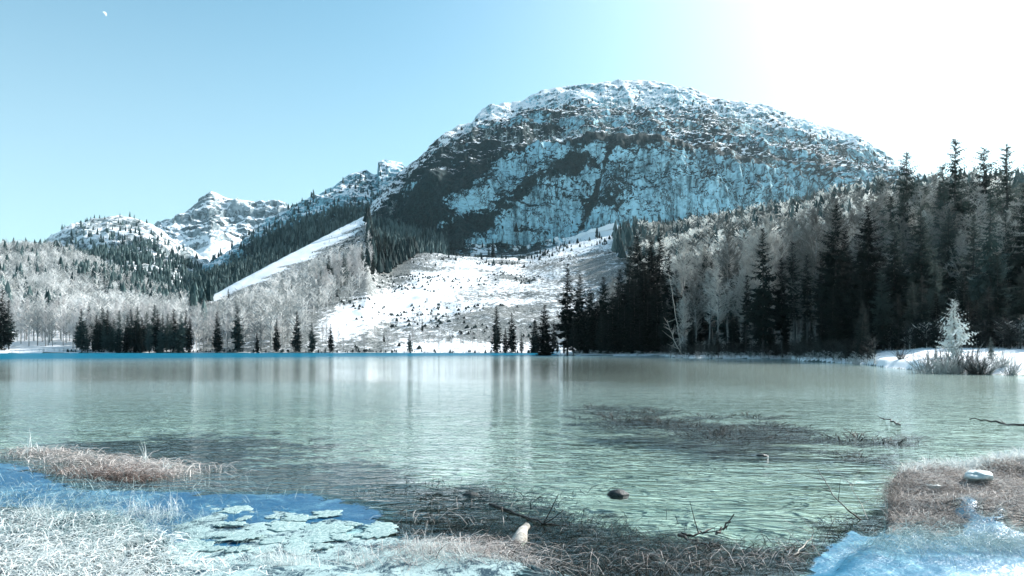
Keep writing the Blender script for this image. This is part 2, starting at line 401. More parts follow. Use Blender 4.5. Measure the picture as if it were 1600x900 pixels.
# ------------------------------------------------------------------ water
def mat_water():
    m = M("lake_water")
    sep = m.n("ShaderNodeSeparateXYZ"); m.put(m.pos, sep.inputs[0])
    y = sep.outputs[1]; x = sep.outputs[0]
    w1 = m.noise(1.0, 3, 0.55, st=(1.9, 4.4, 1, 0.26), dist=0.6)
    w2 = m.noise(1.0, 2, 0.5, st=(0.30, 1.25, 1, 0.16), dist=0.4)
    w3 = m.noise(1.0, 3, 0.6, st=(5.0, 9.0, 1, -0.35), dist=0.3)
    w4 = m.math('ABSOLUTE', m.math('SUBTRACT', m.noise(1.0, 2, 0.5, st=(1.5, 3.3, 1, 0.42), dist=0.8), 0.5))
    w4 = m.math('MULTIPLY', m.rng(w4, 0.0, 0.12, 1.0, 0.0), 0.045)
    h = m.math('ADD', w4, m.math('ADD', m.math('MULTIPLY', w1, 0.24), m.math('MULTIPLY', w2, 0.26)))
    h = m.math('ADD', h, m.math('MULTIPLY', w3, 0.012))
    patch = m.rng(m.noise(0.035, 3, 0.5, st=(0.5, 1.5, 1)), 0.35, 0.7, 0.55, 1.0)
    calm = m.rng(y, 7.0, 13.0, 0.18, 1.0)
    far = m.rng(y, 15, 45, 1.0, 0.10)
    st = m.math('MULTIPLY', m.math('MULTIPLY', m.math('MULTIPLY', patch, calm), far), m.rng(m.math('ADD', x, m.math('MULTIPLY', y, 0.1)), -4, 5, 1.0, 0.62))
    nrm = m.bump(h, 0.5, st)
    rough = m.rng(y, 15, 300, 0.05, 0.12)
    gls = m.n("ShaderNodeBsdfGlossy"); m.put((0.95, 1.0, 1.0), gls.inputs[0]); m.put(rough, gls.inputs[1]); m.put(nrm, gls.inputs['Normal'])
    tr = m.n("ShaderNodeBsdfTransparent"); tr.inputs[0].default_value = (0.80, 0.92, 0.88, 1)
    df = m.n("ShaderNodeBsdfDiffuse"); m.put(nrm, df.inputs['Normal'])
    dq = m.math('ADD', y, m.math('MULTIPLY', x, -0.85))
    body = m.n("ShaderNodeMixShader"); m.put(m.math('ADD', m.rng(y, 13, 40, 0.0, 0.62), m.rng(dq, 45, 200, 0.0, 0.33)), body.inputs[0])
    m.put(m.mix(m.rng(dq, 35, 230), (0.48, 0.58, 0.52), (0.008, 0.13, 0.21)), df.inputs[0])  # far-left blue: sky reflection on ruffled water put into the diffuse colour
    m.t.links.new(tr.outputs[0], body.inputs[1]); m.t.links.new(df.outputs[0], body.inputs[2])
    gi = m.n("ShaderNodeNewGeometry"); dt = m.n("ShaderNodeVectorMath", operation='DOT_PRODUCT')
    m.t.links.new(gi.outputs['Incoming'], dt.inputs[0]); m.put(nrm, dt.inputs[1])
    cz = m.math('SUBTRACT', 1.0, m.math('ABSOLUTE', dt.outputs['Value']), True)
    frs = m.math('ADD', 0.02, m.math('MULTIPLY', m.math('POWER', cz, 5.0), 0.98))
    mx = m.n("ShaderNodeMixShader"); m.put(m.math('MULTIPLY', frs, m.math('MULTIPLY', m.rng(m.math('ADD', y, m.math('MULTIPLY', x, -0.9)), 50, 260, 1.0, 0.15), m.rng(m.math('ADD', x, m.math('MULTIPLY', y, -0.12)), 0, 14, 1.0, 0.75))), mx.inputs[0])
    m.t.links.new(body.outputs[0], mx.inputs[1]); m.t.links.new(gls.outputs[0], mx.inputs[2])
    m.t.links.new(mx.outputs[0], m.out.inputs[0])
    return m.m
V = [(-700, 3.2, 0), (150, 3.2, 0), (150, 420, 0), (-700, 420, 0)]
link("lake_water", mesh_np("lake_water", V, [(0, 1, 2, 3)], mat_water(), False), kind="structure")

# ------------------------------------------------------------------ mountains
def smooth_rows(P, n=2):
    for _ in range(n):
        Q = P.copy(); Q[1:-1] = 0.25 * P[:-2] + 0.5 * P[1:-1] + 0.25 * P[2:]; P = Q
    return P
def normals(P):
    du = np.gradient(P, axis=1); dv = np.gradient(P, axis=0)
    N = np.cross(du, dv); N /= np.linalg.norm(N, axis=2)[..., None] + 1e-9
    return N
def landform(name, u0, u1, nc, lines, rows, disp, mat, snowf, vegf, sm=3):
    us = np.linspace(u0, u1, nc)
    R = []
    for (Dl, yl) in lines:
        D = Dl(us) if callable(Dl) else np.full(nc, float(Dl))
        y = yl(us)
        R.append(np.stack([(us - 800) / FL * D, D, CZ + (HY - y) / FL * D], -1))
    P = []
    vrow = []
    for k, n in enumerate(rows):
        for i in range(n):
            t = i / n
            P.append(R[k] * (1 - t) + R[k + 1] * t); vrow.append(k + t)
    P.append(R[-1]); vrow.append(float(len(rows)))
    P = smooth_rows(np.array(P), sm)
    v = np.array(vrow)[:, None] * np.ones(nc)[None]
    U = us[None] * np.ones(len(vrow))[:, None]
    N = normals(P)
    d = disp(P, U, v)
    P = P + N * d[..., None]
    N = normals(P)
    me = mesh_np(name, P, grid_faces(*P.shape[:2]), mat, True, dict(snow=snowf(P, N, U, v), veg=vegf(P, N, U, v)))
    o = link(name, me, kind="structure")
    return P, N, U, v
# the great rock mountain
skyM = curve([(470, 430), (540, 372), (585, 322), (600, 300), (625, 272), (640, 262), (660, 247), (680, 226), (700, 211), (720, 199), (742, 192), (752, 178), (768, 164), (800, 163), (815, 161), (838, 145),
              (870, 139), (900, 134), (950, 127), (1000, 125), (1040, 131), (1080, 139), (1105, 149), (1140, 161), (1185, 163), (1210, 169), (1230, 179), (1270, 191), (1320, 205), (1350, 219),
              (1380, 241), (1400, 254), (1450, 288), (1550, 330), (1750, 380)])
l2 = curve([(470, 434), (585, 345), (640, 300), (700, 240), (760, 205), (820, 190), (900, 180), (1000, 178), (1100, 190), (1200, 208), (1300, 235), (1400, 275), (1550, 345), (1750, 400)])
l3 = curve([(470, 438), (585, 365), (640, 325), (700, 278), (780, 246), (850, 240), (950, 236), (1050, 242), (1150, 256), (1250, 275), (1320, 300), (1400, 322), (1550, 370), (1750, 420)])
l4 = curve([(470, 450), (585, 402), (640, 400), (700, 396), (820, 393), (900, 376), (970, 368), (1050, 372), (1150, 366), (1250, 352), (1400, 360), (1750, 440)])
l5 = curve([(470, 470), (620, 430), (700, 425), (820, 425), (900, 412), (1000, 400), (1200, 390), (1400, 380), (1750, 460)])
def dM(P, U, v):
    X, Y, Z = P[..., 0], P[..., 1], P[..., 2]
    face = sst(1.8, 2.2, v) * sst(0.05, 0.0, 0) + 0 * v
    face = sst(0.9, 1.15, v) * sst(2.25, 1.9, v)          # rows between l4 and l3
    top = sst(1.9, 2.4, v)
    endt = sst(4.0, 3.75, v)
    big = 85 * fbm(X / 300, Y / 300, Z / 460 + X / 700, o=4, seed=41, ridged=True) - 20
    flute = 24 * fbm(X / 62, Y / 90, Z / 240, o=5, seed=42, ridged=True, g=0.6)
    led = 7 * fbm(X / 130, Y / 130, Z / 26, o=4, seed=43)
    fin = 5.0 * fbm(X / 17, Y / 17, Z / 17, o=4, seed=44, g=0.6, ridged=True)
    arch = -26 * np.exp(-(((U - 905) / 26) ** 2 + ((v - 1.45) / 0.25) ** 2)) + 24 * np.exp(-(((U - 850) / 22) ** 2 + ((v - 1.55) / 0.4) ** 2)) + 22 * np.exp(-(((U - 960) / 30) ** 2 + ((v - 1.4) / 0.35) ** 2))
    d = face * (big * 0.75 + flute + led + fin + arch) + top * (big * 0.5 * endt * sst(3.9, 3.2, v) + flute * 0.75 * (0.6 + 0.4 * endt) + fin * (0.4 + 0.6 * endt)) + sst(0.9, 0.3, v) * 3 * fbm(X / 50, Y / 50, o=4, seed=45)
    return np.where(v > 4.02, 0, d)
def sM(P, N, U, v):
    nz = np.abs(N[..., 2])
    s = sst(0.62, 0.90, nz) * 0.65
    s = s + 0.42 * sst(2.8, 3.2, v) + 0.07 * sst(2.0, 2.3, v) * sst(3.1, 2.7, v) * sst(760, 860, U) + 0.1 * fbm(P[..., 0] / 120, P[..., 1] / 120, P[..., 2] / 120, o=3, seed=51)
    s = s - 0.35 * sst(1.0, 1.2, v) * sst(2.2, 1.9, v) - 0.12 * sst(720, 640, U) * sst(3.2, 2.6, v)
    talus = sst(1.05, 0.85, v)
    s = np.where(v < 1.05, 0.35 + 0.5 * sst(820, 900, U) + 0.5 * fbm(P[..., 0] / 60, P[..., 1] / 60, o=3, seed=52), s)
    return s
def vM(P, N, U, v):
    nz = np.abs(N[..., 2])
    g = 0.22 * sst(1.0, 1.1, v) + 0.62 * sst(0.42, 0.70, nz) * sst(1.1, 1.3, v) * sst(3.4, 3.0, v)
    g = g + 0.36 * sst(800, 660, U) + 0.22 * fbm(P[..., 0] / 260 + P[..., 2] / 200, P[..., 1] / 260, P[..., 2] / 320, o=3, seed=57, ridged=True) + 0.62 * fbm(P[..., 0] / 110 + P[..., 2] / 140, P[..., 1] / 110, P[..., 2] / 45, o=4, seed=53) - 0.26 * sst(1000, 1060, U) * sst(2.2, 2.0, v) * sst(1260, 1200, U)
    g = g - 0.14 * sst(2.0, 2.3, v) * sst(820, 900, U)
    wob_ = 0.18 * fbm(P[..., 0] / 80, P[..., 2] / 80, o=3, seed=58)
    for (ua, va, ub, vb, w_, k_) in ((600, 1.35, 890, 2.75, 0.26, 0.55), (700, 1.05, 930, 2.05, 0.13, 0.45), (960, 1.95, 1280, 2.25, 0.12, 0.22), (905, 1.1, 960, 2.0, 0.10, 0.4)):
        q_ = np.clip((U - ua) / (ub - ua), -0.15, 1.15); dv_ = v + wob_ - (va + (vb - va) * q_)
        g = g + k_ * np.exp(-(dv_ / w_) ** 2) * sst(-0.15, 0.05, (U - ua) / (ub - ua)) * sst(1.15, 0.95, (U - ua) / (ub - ua)) - 0.5 * k_ * np.exp(-((dv_ + 1.9 * w_) / w_) ** 2) * sst(-0.1, 0.1, (U - ua) / (ub - ua)) * sst(1.1, 0.9, (U - ua) / (ub - ua))
    return np.where(v < 1.05, 0.62 - 0.5 * sst(830, 900, U), g)
mm = mat_mountain("mountain_rock")
DM = [curve([(470, 700), (640, 980), (1000, 980), (1200, 900), (1750, 700)]), curve([(470, 1250), (620, 1450), (800, 1540), (1300, 1500), (1750, 1100)]),
      curve([(470, 1300), (600, 1560), (800, 1640), (1000, 1650), (1300, 1620), (1750, 1200)]), curve([(470, 1350), (620, 1680), (800, 1960), (1000, 2020), (1300, 1900), (1750, 1350)]),
      curve([(470, 1400), (600, 1760), (700, 1950), (800, 2250), (1000, 2420), (1300, 2200), (1750, 1500)]), curve([(470, 1700), (800, 2900), (1300, 2900), (1750, 1900)])]
yback = curve([(470, 470), (640, 400), (800, 300), (1000, 260), (1300, 340), (1750, 450)])
PM, NM, UM, VM = landform("mountain", 470, 1750, 620, list(zip(DM, [l5, l4, l3, l2, skyM, yback])), [34, 175, 95, 90, 14], dM, mm, sM, vM)
# craggy side ridge
skyC = curve([(300, 440), (360, 400), (400, 358), (420, 340), (450, 328), (470, 318), (500, 301), (518, 290), (535, 275), (555, 265), (572, 262), (582, 268), (587, 270), (590, 249), (605, 246), (620, 251), (630, 253), (642, 264), (700, 300)])
lC2 = curve([(300, 450), (360, 420), (400, 395), (450, 370), (500, 345), (570, 330), (640, 330), (700, 340)])
lC1 = curve([(300, 480), (400, 475), (500, 440), (570, 400), (700, 400)])
def dC(P, U, v):
    X, Y, Z = P[..., 0], P[..., 1], P[..., 2]
    return (26 * fbm(X / 180, Y / 180, Z / 260, o=4, seed=61, ridged=True) - 8 + 12 * fbm(X / 45, Y / 60, Z / 120, o=5, seed=62, ridged=True, g=.6)) * sst(0.3, 1.0, v) * (1 - 0.55 * sst(1.7, 2, v)) * (v < 2.02)
def sC(P, N, U, v): return 0.12 + 0.42 * sst(0.5, 0.85, np.abs(N[..., 2])) * sst(0.9, 1.3, v) + 0.1 * sst(470, 600, U) - 0.3 * sst(1.1, 0.8, v)
def vC(P, N, U, v): return 0.35 + 0.3 * sst(1.2, 0.8, v) + 0.25 * fbm(P[..., 0] / 70, P[..., 1] / 70, P[..., 2] / 70, o=3, seed=63)
PC, NC, UC, VC = landform("rocky_ridge", 300, 700, 330, list(zip([curve([(300, 900), (700, 1300)]), curve([(300, 1300), (450, 1700), (700, 1900)]), curve([(300, 1600), (450, 2050), (700, 2250)]), curve([(300, 2000), (700, 2900)])],
        [lC1, lC2, skyC, curve([(300, 480), (700, 400)])])), [70, 110, 8], dC, mm, sC, vC)
# wooded mountain on the left
skyB = curve([(-500, 410), (40, 402), (75, 384), (85, 374), (100, 364), (118, 354), (150, 345), (175, 339), (190, 337), (210, 340), (225, 347), (240, 352), (260, 366), (290, 390), (330, 412), (380, 440), (470, 450)])
lB1 = curve([(-500, 470), (80, 440), (200, 470), (300, 485), (470, 470)])
lB2 = curve([(-500, 430), (80, 402), (150, 390), (200, 392), (260, 410), (330, 440), (470, 455)])
def dB(P, U, v):
    X, Y, Z = P[..., 0], P[..., 1], P[..., 2]
    return (40 * fbm(X / 240, Y / 240, Z / 300, o=4, seed=71, ridged=True) - 14 + 12 * fbm(X / 50, Y / 60, Z / 120, o=5, seed=72, ridged=True, g=.6)) * sst(0.2, 1.0, v) * (1 - 0.7 * sst(1.7, 2, v)) * (v < 2.02)
def sB(P, N, U, v): return 0.30 + 0.25 * sst(1.0, 1.6, v) + 0.35 * fbm(P[..., 0] / 160, P[..., 1] / 160, P[..., 2] / 160, o=3, seed=73) - 0.1 * sst(0.9, 0.6, np.abs(N[..., 2]))
def vB(P, N, U, v): return 0.32 - 0.2 * sst(1.3, 1.8, v) + 0.2 * fbm(P[..., 0] / 90, P[..., 1] / 90, P[..., 2] / 90, o=3, seed=74)
mB = mat_mountain("pale_mountain_rock", (0.10, 0.15, 0.16), (0.50, 0.55, 0.56), 1.3)
PB, NB, UB, VB = landform("wooded_mountain", -500, 470, 420, list(zip([950, 1650, curve([(-500, 2000), (80, 2300), (470, 1900)]), 2900], [lB1, lB2, skyB, curve([(-500, 470), (470, 470)])])), [60, 90, 8], dB, mB, sB, vB)
# farthest snowy peak
skyA = curve([(80, 420), (150, 400), (200, 372), (245, 351), (262, 344), (285, 331), (305, 315), (320, 300), (329, 296), (340, 301), (352, 308), (362, 312), (385, 312), (400, 316), (425, 317), (440, 318), (452, 322), (470, 326), (500, 336), (620, 370)])
def dA(P, U, v):
    X, Y, Z = P[..., 0], P[..., 1], P[..., 2]
    return (90 * fbm(X / 420, Y / 420, Z / 500, o=4, seed=81, ridged=True) - 30 + 32 * fbm(X / 110, Y / 120, Z / 200, o=5, seed=82, ridged=True, g=.6)) * sst(0.1, 0.6, v) * (1 - 0.85 * sst(0.8, 1, v)) * (v < 1.02)
PA, NA, UA, VA = landform("snowy_peak", 80, 620, 380, list(zip([2500, 3800, 4600], [curve([(80, 450), (620, 440)]), skyA, curve([(80, 430), (620, 420)])])), [150, 8], dA, mat_mountain("far_rock", (0.08, 0.13, 0.145), (0.36, 0.42, 0.44), 2.0),
        lambda P, N, U, v: 0.20 + 0.62 * sst(0.55, 0.92, np.abs(N[..., 2])) + 0.25 * fbm(P[..., 0] / 300, P[..., 1] / 300, P[..., 2] / 300, o=3, seed=83),
        lambda P, N, U, v: 0.12 + 0.35 * sst(0.75, 0.3, v) + 0.2 * fbm(P[..., 0] / 200, P[..., 1] / 200, P[..., 2] / 200, o=3, seed=84))
# ------------------------------------------------------------------ tree kinds (built once, copied as things of their own)
def spruce(name, H, seed, wid=0.13, z0=0.12, dens=1.0, mat=None, droop=0.35, bare=0.35, ragged=0.25):
    r = np.random.default_rng(seed)
    tr = Acc(); cr = Acc(); KS = (H / 30) ** 0.75
    n = 9
    zz = np.linspace(-0.5, H, n)
    bx = np.cumsum(r.normal(0, 0.05, n)); by = np.cumsum(r.normal(0, 0.05, n))
    tube(tr, np.stack([bx, by, zz], -1), np.linspace(H * 0.011 + 0.05, 0.03, n), 7)
    z = H * z0
    TRI = []
    while z < H - 0.15:
        t = z / H
        prof = (1 - t) ** 0.64 * min(1, 0.45 + (t - z0) * 2.2)
        L0 = H * wid * prof + 0.2 * KS
        k = int(r.integers(4, 7) * (1 if t > bare else 0.45 + 0.55 * t / bare) * dens + 0.5)
        for _ in range(k):
            a = r.uniform(0, 2 * pi)
            L = L0 * r.uniform(1 - ragged * 1.6, 1 + ragged)
            zb = z + r.uniform(-0.2, 0.2)
            ox = np.interp(zb, zz, bx); oy = np.interp(zb, zz, by)
            up = 0.55 * (t - 0.45) + 0.12 + (0.10 * (t - 0.75) / 0.25 if t > 0.75 else 0)
            nn = max(5, int(L / 0.26))
            s = np.linspace(0.08, 1, nn)
            dirx, diry = cos(a), sin(a)
            dr = droop * r.uniform(0.7, 1.3) * (1.1 - 0.8 * t)
            zc = zb + L * (up * s - dr * s ** 1.3 + dr * 0.75 * s ** 3.2)
            P = np.stack([ox + dirx * L * s, oy + diry * L * s, zc], -1)
            # stem as a thin two-sided ribbon of triangles
            w = 0.035
            base = np.array((ox, oy, zb))
            TRI.append(np.array([base + (-diry * w, dirx * w, 0), base - (-diry * w, dirx * w, 0), P[-1]])[None])
            sl = 0.50 * L * (1 - s) ** 0.7 * (0.75 if t < 0.7 else 0.5) + 0.15 * KS
            for sg in (-1, 1):
                l = sl * r.uniform(0.6, 1.25, nn)
                fw = r.uniform(0.35, 0.8, nn)
                Tx = dirx * fw - diry * sg * 1.0; Ty = diry * fw + dirx * sg * 1.0
                q = np.sqrt(Tx ** 2 + Ty ** 2)
                tip = P + np.stack([Tx / q * l, Ty / q * l, -l * r.uniform(0.15, 0.8, nn)], -1)
                wd = r.uniform(0.07, 0.15, nn)[:, None] * (1 + 0.3 * L / 3) * KS
                ax = np.stack([dirx * np.ones(nn), diry * np.ones(nn), np.zeros(nn)], -1) * wd
                TRI.append(np.stack([P + ax, P - ax, tip], 1))
                hang = (P + tip) / 2; hang = hang + np.array((0, 0, -1.0)) * (l * 0.55)[:, None]
                TRI.append(np.stack([P, tip, hang], 1)[r.random(nn) < 0.75 * (1 - t)])
        z += r.uniform(0.36, 0.62) * KS * (1.0 if t < 0.75 else 0.7)
    T = np.concatenate(TRI)
    # the leader at the top
    cr.add(T.reshape(-1, 3), np.arange(len(T) * 3).reshape(-1, 3))
    return tr.mesh(name + "_trunk", m_bark, True), cr.mesh(name + "_crown", mat or m_needle)
def seg(acc, A, B, ra, rb):               # one open three-sided twig
    d = B - A; d = d / (np.linalg.norm(d) + 1e-9)
    u = np.cross(d, (0.0, 0.1, 1.0)); u /= np.linalg.norm(u) + 1e-9; v = np.cross(d, u)
    th = (0, 2.0944, 4.18879)
    V = [A + ra * (cos(t) * u + sin(t) * v) for t in th]
    if rb > 0:
        V += [B + rb * (cos(t) * u + sin(t) * v) for t in th]
        F = [(0, 1, 4), (0, 4, 3), (1, 2, 5), (1, 5, 4), (2, 0, 3), (2, 3, 5)]
    else:
        V += [B]; F = [(0, 1, 3), (1, 2, 3), (2, 0, 3)]
    acc.add(V, F)
def bare_tree(name, H, seed, z0=0.3, wid=0.17, nb=46, rise=0.9, thick=1.0, mat=None, bark=None, sub=9, curl=0.25):
    r = np.random.default_rng(seed)
    tr = Acc(); cr = Acc()
    n = 10
    zz = np.linspace(-0.5, H, n)
    bx = np.cumsum(r.normal(0, 0.12, n)) * H / 26; by = np.cumsum(r.normal(0, 0.12, n)) * H / 26
    tube(tr, np.stack([bx, by, zz], -1), np.linspace(H * 0.009 + 0.05, 0.03, n), 6)
    for i in range(nb):
        t = z0 + (1 - z0) * (i + r.random()) / nb * 0.97
        z = t * H
        a = r.uniform(0, 2 * pi)
        shape = min(1.0, (1 - t) * 2.1 + 0.12) * min(1.0, 0.55 + (t - z0) * 2.0)
        L = H * wid * shape * r.uniform(0.65, 1.2)
        P0 = np.array((np.interp(z, zz, bx), np.interp(z, zz, by), z))
        d = np.array((cos(a), sin(a), rise * r.uniform(0.6, 1.4)))
        d /= np.linalg.norm(d)
        pts = [P0]; dd = d
        for k in range(4):
            dd = dd + r.normal(0, 0.12, 3) + np.array((0, 0, 0.06)); dd /= np.linalg.norm(dd)
            pts.append(pts[-1] + dd * L / 4)
        rr = np.linspace(0.055, 0.012, 5) * thick * (0.6 + 0.5 * shape)
        for k in range(4): seg(cr, pts[k], pts[k + 1], rr[k], rr[k + 1])
        for k in range(sub):
            s = r.uniform(0.15, 1.0); q = s * 4; j = min(3, int(q))
            B0 = pts[j] + (pts[j + 1] - pts[j]) * (q - j)
            l = L * r.uniform(0.22, 0.42) * (1.15 - 0.6 * s) + 0.3
            e = d * 0.8 + r.normal(0, 0.55, 3) + np.array((0, 0, curl)); e /= np.linalg.norm(e)
            B1 = B0 + e * l
            seg(cr, B0, B1, 0.02 * thick, 0.010 * thick)
            for _ in range(4):
                C0 = B0 + (B1 - B0) * r.uniform(0.2, 1.0)
                e2 = e + r.normal(0, 0.5, 3) + np.array((0, 0, curl)); e2 /= np.linalg.norm(e2)
                seg(cr, C0, C0 + e2 * l * r.uniform(0.35, 0.7), 0.017 * thick, 0)
    return tr.mesh(name + "_trunk", bark or m_pale_bark, True), cr.mesh(name + "_crown", mat or m_twig)
def place_tree(name, kind, x, y, h0, h, label, cat, group=None, z=None, lean=0.0, wide=1.0):
    o = bpy.data.objects.new(name, None); COL.objects.link(o)
    zz = float(ground_z(x, y)) if z is None else z
    o.location = (x, y, zz - 0.15)
    s = h / h0
    o.scale = (s * wide, s * wide, s)
    o.rotation_euler = (random.uniform(-.02, .02) + lean * 0.3, lean + random.uniform(-.02, .02), random.uniform(0, 6.28))
    o["label"] = label; o["category"] = cat
    if group: o["group"] = group
    link("trunk", kind[0], o); link("crown", kind[1], o)
    return o
def PX(x, D): return (x - 800) / FL * D
def hgt(x, D, ytop):                      # height of a thing on the ground at depth D whose top is seen in row ytop
    return CZ + (HY - ytop) / FL * D - float(ground_z(PX(x, D), D)) + 0.15
SP = [spruce("spruce", 30, 1, 0.19, ragged=0.3), spruce("spruce", 30, 2, 0.165, z0=0.2, bare=0.5, ragged=0.4), spruce("spruce", 30, 3, 0.21, z0=0.05, bare=0.1, dens=1.15), spruce("spruce", 30, 4, 0.15, z0=0.34, bare=0.6, ragged=0.45),
      spruce("spruce", 30, 5, 0.175, droop=0.5, ragged=0.35)]
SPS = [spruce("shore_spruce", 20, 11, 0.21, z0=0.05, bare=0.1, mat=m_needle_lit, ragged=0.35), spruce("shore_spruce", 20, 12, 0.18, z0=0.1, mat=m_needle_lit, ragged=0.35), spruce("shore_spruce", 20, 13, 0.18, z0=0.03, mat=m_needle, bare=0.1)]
BT = [bare_tree("bare_tree", 26, 21, 0.2, 0.23, nb=56, thick=2.3, sub=11), bare_tree("bare_tree", 26, 22, 0.3, 0.19, rise=0.6, curl=0.15, nb=56, thick=2.2, sub=11), bare_tree("bare_tree", 26, 23, 0.16, 0.26, rise=1.2, nb=56, thick=2.3, sub=11),
      bare_tree("bare_tree", 26, 24, 0.35, 0.16, rise=0.3, curl=0.05, nb=62, thick=2.0, sub=11), bare_tree("bare_tree", 26, 25, 0.22, 0.25, rise=1.0, nb=60, thick=2.3, sub=11)]
m_twig_shore = mat_leaf("shore_bare_twigs", (0.55, 0.53, 0.52), (0.80, 0.78, 0.77), 0.5, 0.3)
BS = [bare_tree("shore_bare_tree", 18, 31, 0.2, 0.2, rise=1.1, thick=1.7, mat=m_twig_shore, sub=7), bare_tree("shore_bare_tree", 18, 32, 0.25, 0.17, rise=0.8, thick=1.7, mat=m_twig_shore, sub=7), bare_tree("shore_bare_tree", 18, 33, 0.15, 0.22, rise=1.3, thick=1.7, mat=m_twig_shore, sub=7)]

# named spruces of the right bank: photo column, row of the tip, depth, kind, label
hero = [(1490, 216, 128, 2, "tallest spruce on the right bank, its tip highest against the white sky"),
        (1543, 229, 138, 0, "spruce on the right bank with its tip just right of the tallest one"),
        (1577, 225, 122, 1, "tall open-crowned spruce nearest the right edge of the photo"),
        (1420, 236, 150, 0, "leftmost spruce whose tip stands alone above the pale treeline"),
        (1305, 318, 112, 0, "dark ragged spruce left of the broad black one on the right bank"),
        (1357, 320, 103, 2, "broad black spruce at the middle of the right bank"),
        (1193, 357, 138, 4, "slender dark spruce alone among pale bare trees"),
        (1243, 378, 130, 3, "dark spruce with long bare trunk over the open snowy gap"),
        (1472, 258, 134, 4, "dense dark spruce tucked just left of the tallest one"),
        (886, 412, 203, 4, "leftmost tall black spruce of the dark clump on the far point"),
        (850, 476, 206, 2, "small black spruce standing left of the dark clump on the far point"),
        (1000, 369, 232, 2, "tallest black spruce of the dark clump on the far point")]
for x, yt, D, k, lab in hero:
    place_tree("spruce", SP[k], PX(x, D), D, 30, hgt(x, D, yt), lab, "spruce", "spruces of the right bank")
more = [(1398, 345, 106, 2), (1440, 320, 103, 4), (1520, 335, 100, 2), (1600, 300, 98, 0), (1640, 255, 110, 1), (1165, 430, 148, 3), (1222, 402, 135, 1), (1262, 398, 122, 3), (1330, 392, 110, 2), (1462, 405, 92, 4),
        (1505, 430, 94, 2), (1560, 398, 90, 0), (1690, 280, 100, 2), (1282, 395, 120, 3), (1380, 420, 98, 2), (1425, 440, 95, 2), (1345, 450, 100, 0), (1540, 450, 88, 2), (1596, 420, 85, 4), (1300, 445, 108, 2), (1455, 470, 90, 0),
        (1575, 330, 104, 2), (1480, 330, 112, 4), (1410, 300, 130, 2), (1500, 300, 140, 2), (1560, 290, 150, 0), (1450, 290, 160, 0), (1320, 360, 120, 1), (1380, 280, 170, 4), (1610, 245, 150, 2),
        (906, 428, 206, 0), (925, 448, 205, 2), (945, 432, 213, 2), (965, 448, 204, 0), (984, 386, 224, 4), (1016, 376, 222, 2), (1031, 366, 236, 0), (1047, 396, 214, 1), (940, 488, 199, 2), (975, 478, 200, 2),
        (1010, 468, 199, 2), (1028, 445, 203, 2), (915, 478, 200, 2), (896, 492, 199, 0), (957, 458, 202, 2), (992, 436, 206, 2), (1055, 420, 206, 0), (1076, 398, 232, 1), (1008, 410, 212, 2), (970, 420, 218, 2),
        (932, 470, 203, 2), (1040, 470, 197, 2), (1090, 440, 200, 4), (836, 497, 345, 2), (1110, 410, 215, 3), (1135, 395, 235, 1), (950, 500, 198, 2), (1000, 500, 198, 2), (1025, 505, 197, 2), (985, 505, 198, 2)]
for x, yt, D, k in more:
    L = "dark spruce behind the snowy spit, " + ("right of the tallest one" if x > 1490 else "between the broad black and tallest ones" if x > 1357 else "left of the broad black one") if x > 1300 else ("long-trunked spruce in the open stand at the middle of the right bank" if x > 1100 else "black spruce in the dense clump on the far point" + (" left of its tallest" if x < 1000 else " right of its tallest"))
    place_tree("spruce", SP[k], PX(x, D), D, 30, hgt(x, D, yt), L, "spruce", "spruces of the right bank")
m_needle_glow = mat_leaf("backlit_needles", (0.018, 0.032, 0.030), (0.085, 0.115, 0.105), 0.3, 0.35)  # sun glow and haze put into a lighter needle colour
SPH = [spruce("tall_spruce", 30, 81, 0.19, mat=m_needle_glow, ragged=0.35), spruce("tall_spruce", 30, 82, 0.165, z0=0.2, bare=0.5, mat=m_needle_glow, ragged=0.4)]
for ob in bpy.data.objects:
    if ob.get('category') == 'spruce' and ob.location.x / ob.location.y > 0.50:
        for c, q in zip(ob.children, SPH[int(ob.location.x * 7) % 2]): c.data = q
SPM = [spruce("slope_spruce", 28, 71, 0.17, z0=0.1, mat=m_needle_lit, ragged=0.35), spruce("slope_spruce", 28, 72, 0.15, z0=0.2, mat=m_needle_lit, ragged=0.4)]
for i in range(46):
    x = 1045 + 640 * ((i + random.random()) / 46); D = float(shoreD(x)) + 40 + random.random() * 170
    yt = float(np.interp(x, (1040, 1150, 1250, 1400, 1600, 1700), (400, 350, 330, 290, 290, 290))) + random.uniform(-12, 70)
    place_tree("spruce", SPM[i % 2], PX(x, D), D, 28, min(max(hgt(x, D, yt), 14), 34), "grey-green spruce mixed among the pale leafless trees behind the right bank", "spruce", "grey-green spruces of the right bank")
# pale bare trees behind and between them
topB = curve([(860, 470), (905, 450), (960, 420), (1000, 395), (1050, 372), (1100, 345), (1150, 318), (1200, 296), (1260, 290), (1300, 288), (1350, 272), (1390, 262), (1450, 268), (1520, 280), (1620, 285), (1800, 290)])
fr = curve([(860, 212), (1000, 232), (1040, 200), (1060, 160), (1235, 142), (1260, 122), (1400, 112), (1800, 90)])
n_b = 0
for i in range(225):
    x = 900 + 820 * ((i + random.random()) / 225) ** 0.85
    f = (i * 0.618) % 1.0
    D = float(fr(x)) * (1.02 + 1.1 * f)
    yt = float(topB(x)) + (1 - f) * random.uniform(10, 110) + random.uniform(0, 18)
    h = hgt(x, D, yt)
    h = min(max(h, 13), 34)
    L = ("pale leafless tree far back" if f > 0.5 else "pale leafless tree near the water")
    L += [", left of the lone slender spruce", ", between the lone slender and broad black spruces", ", between the broad black and tallest spruces", ", right of the tallest spruce"][int(x > 1193) + int(x > 1357) + int(x > 1490)]
    place_tree("bare_tree", BT[int(random.random() * 5)], PX(x, D), D, 26, h, L, "bare tree", "leafless trees of the right bank")
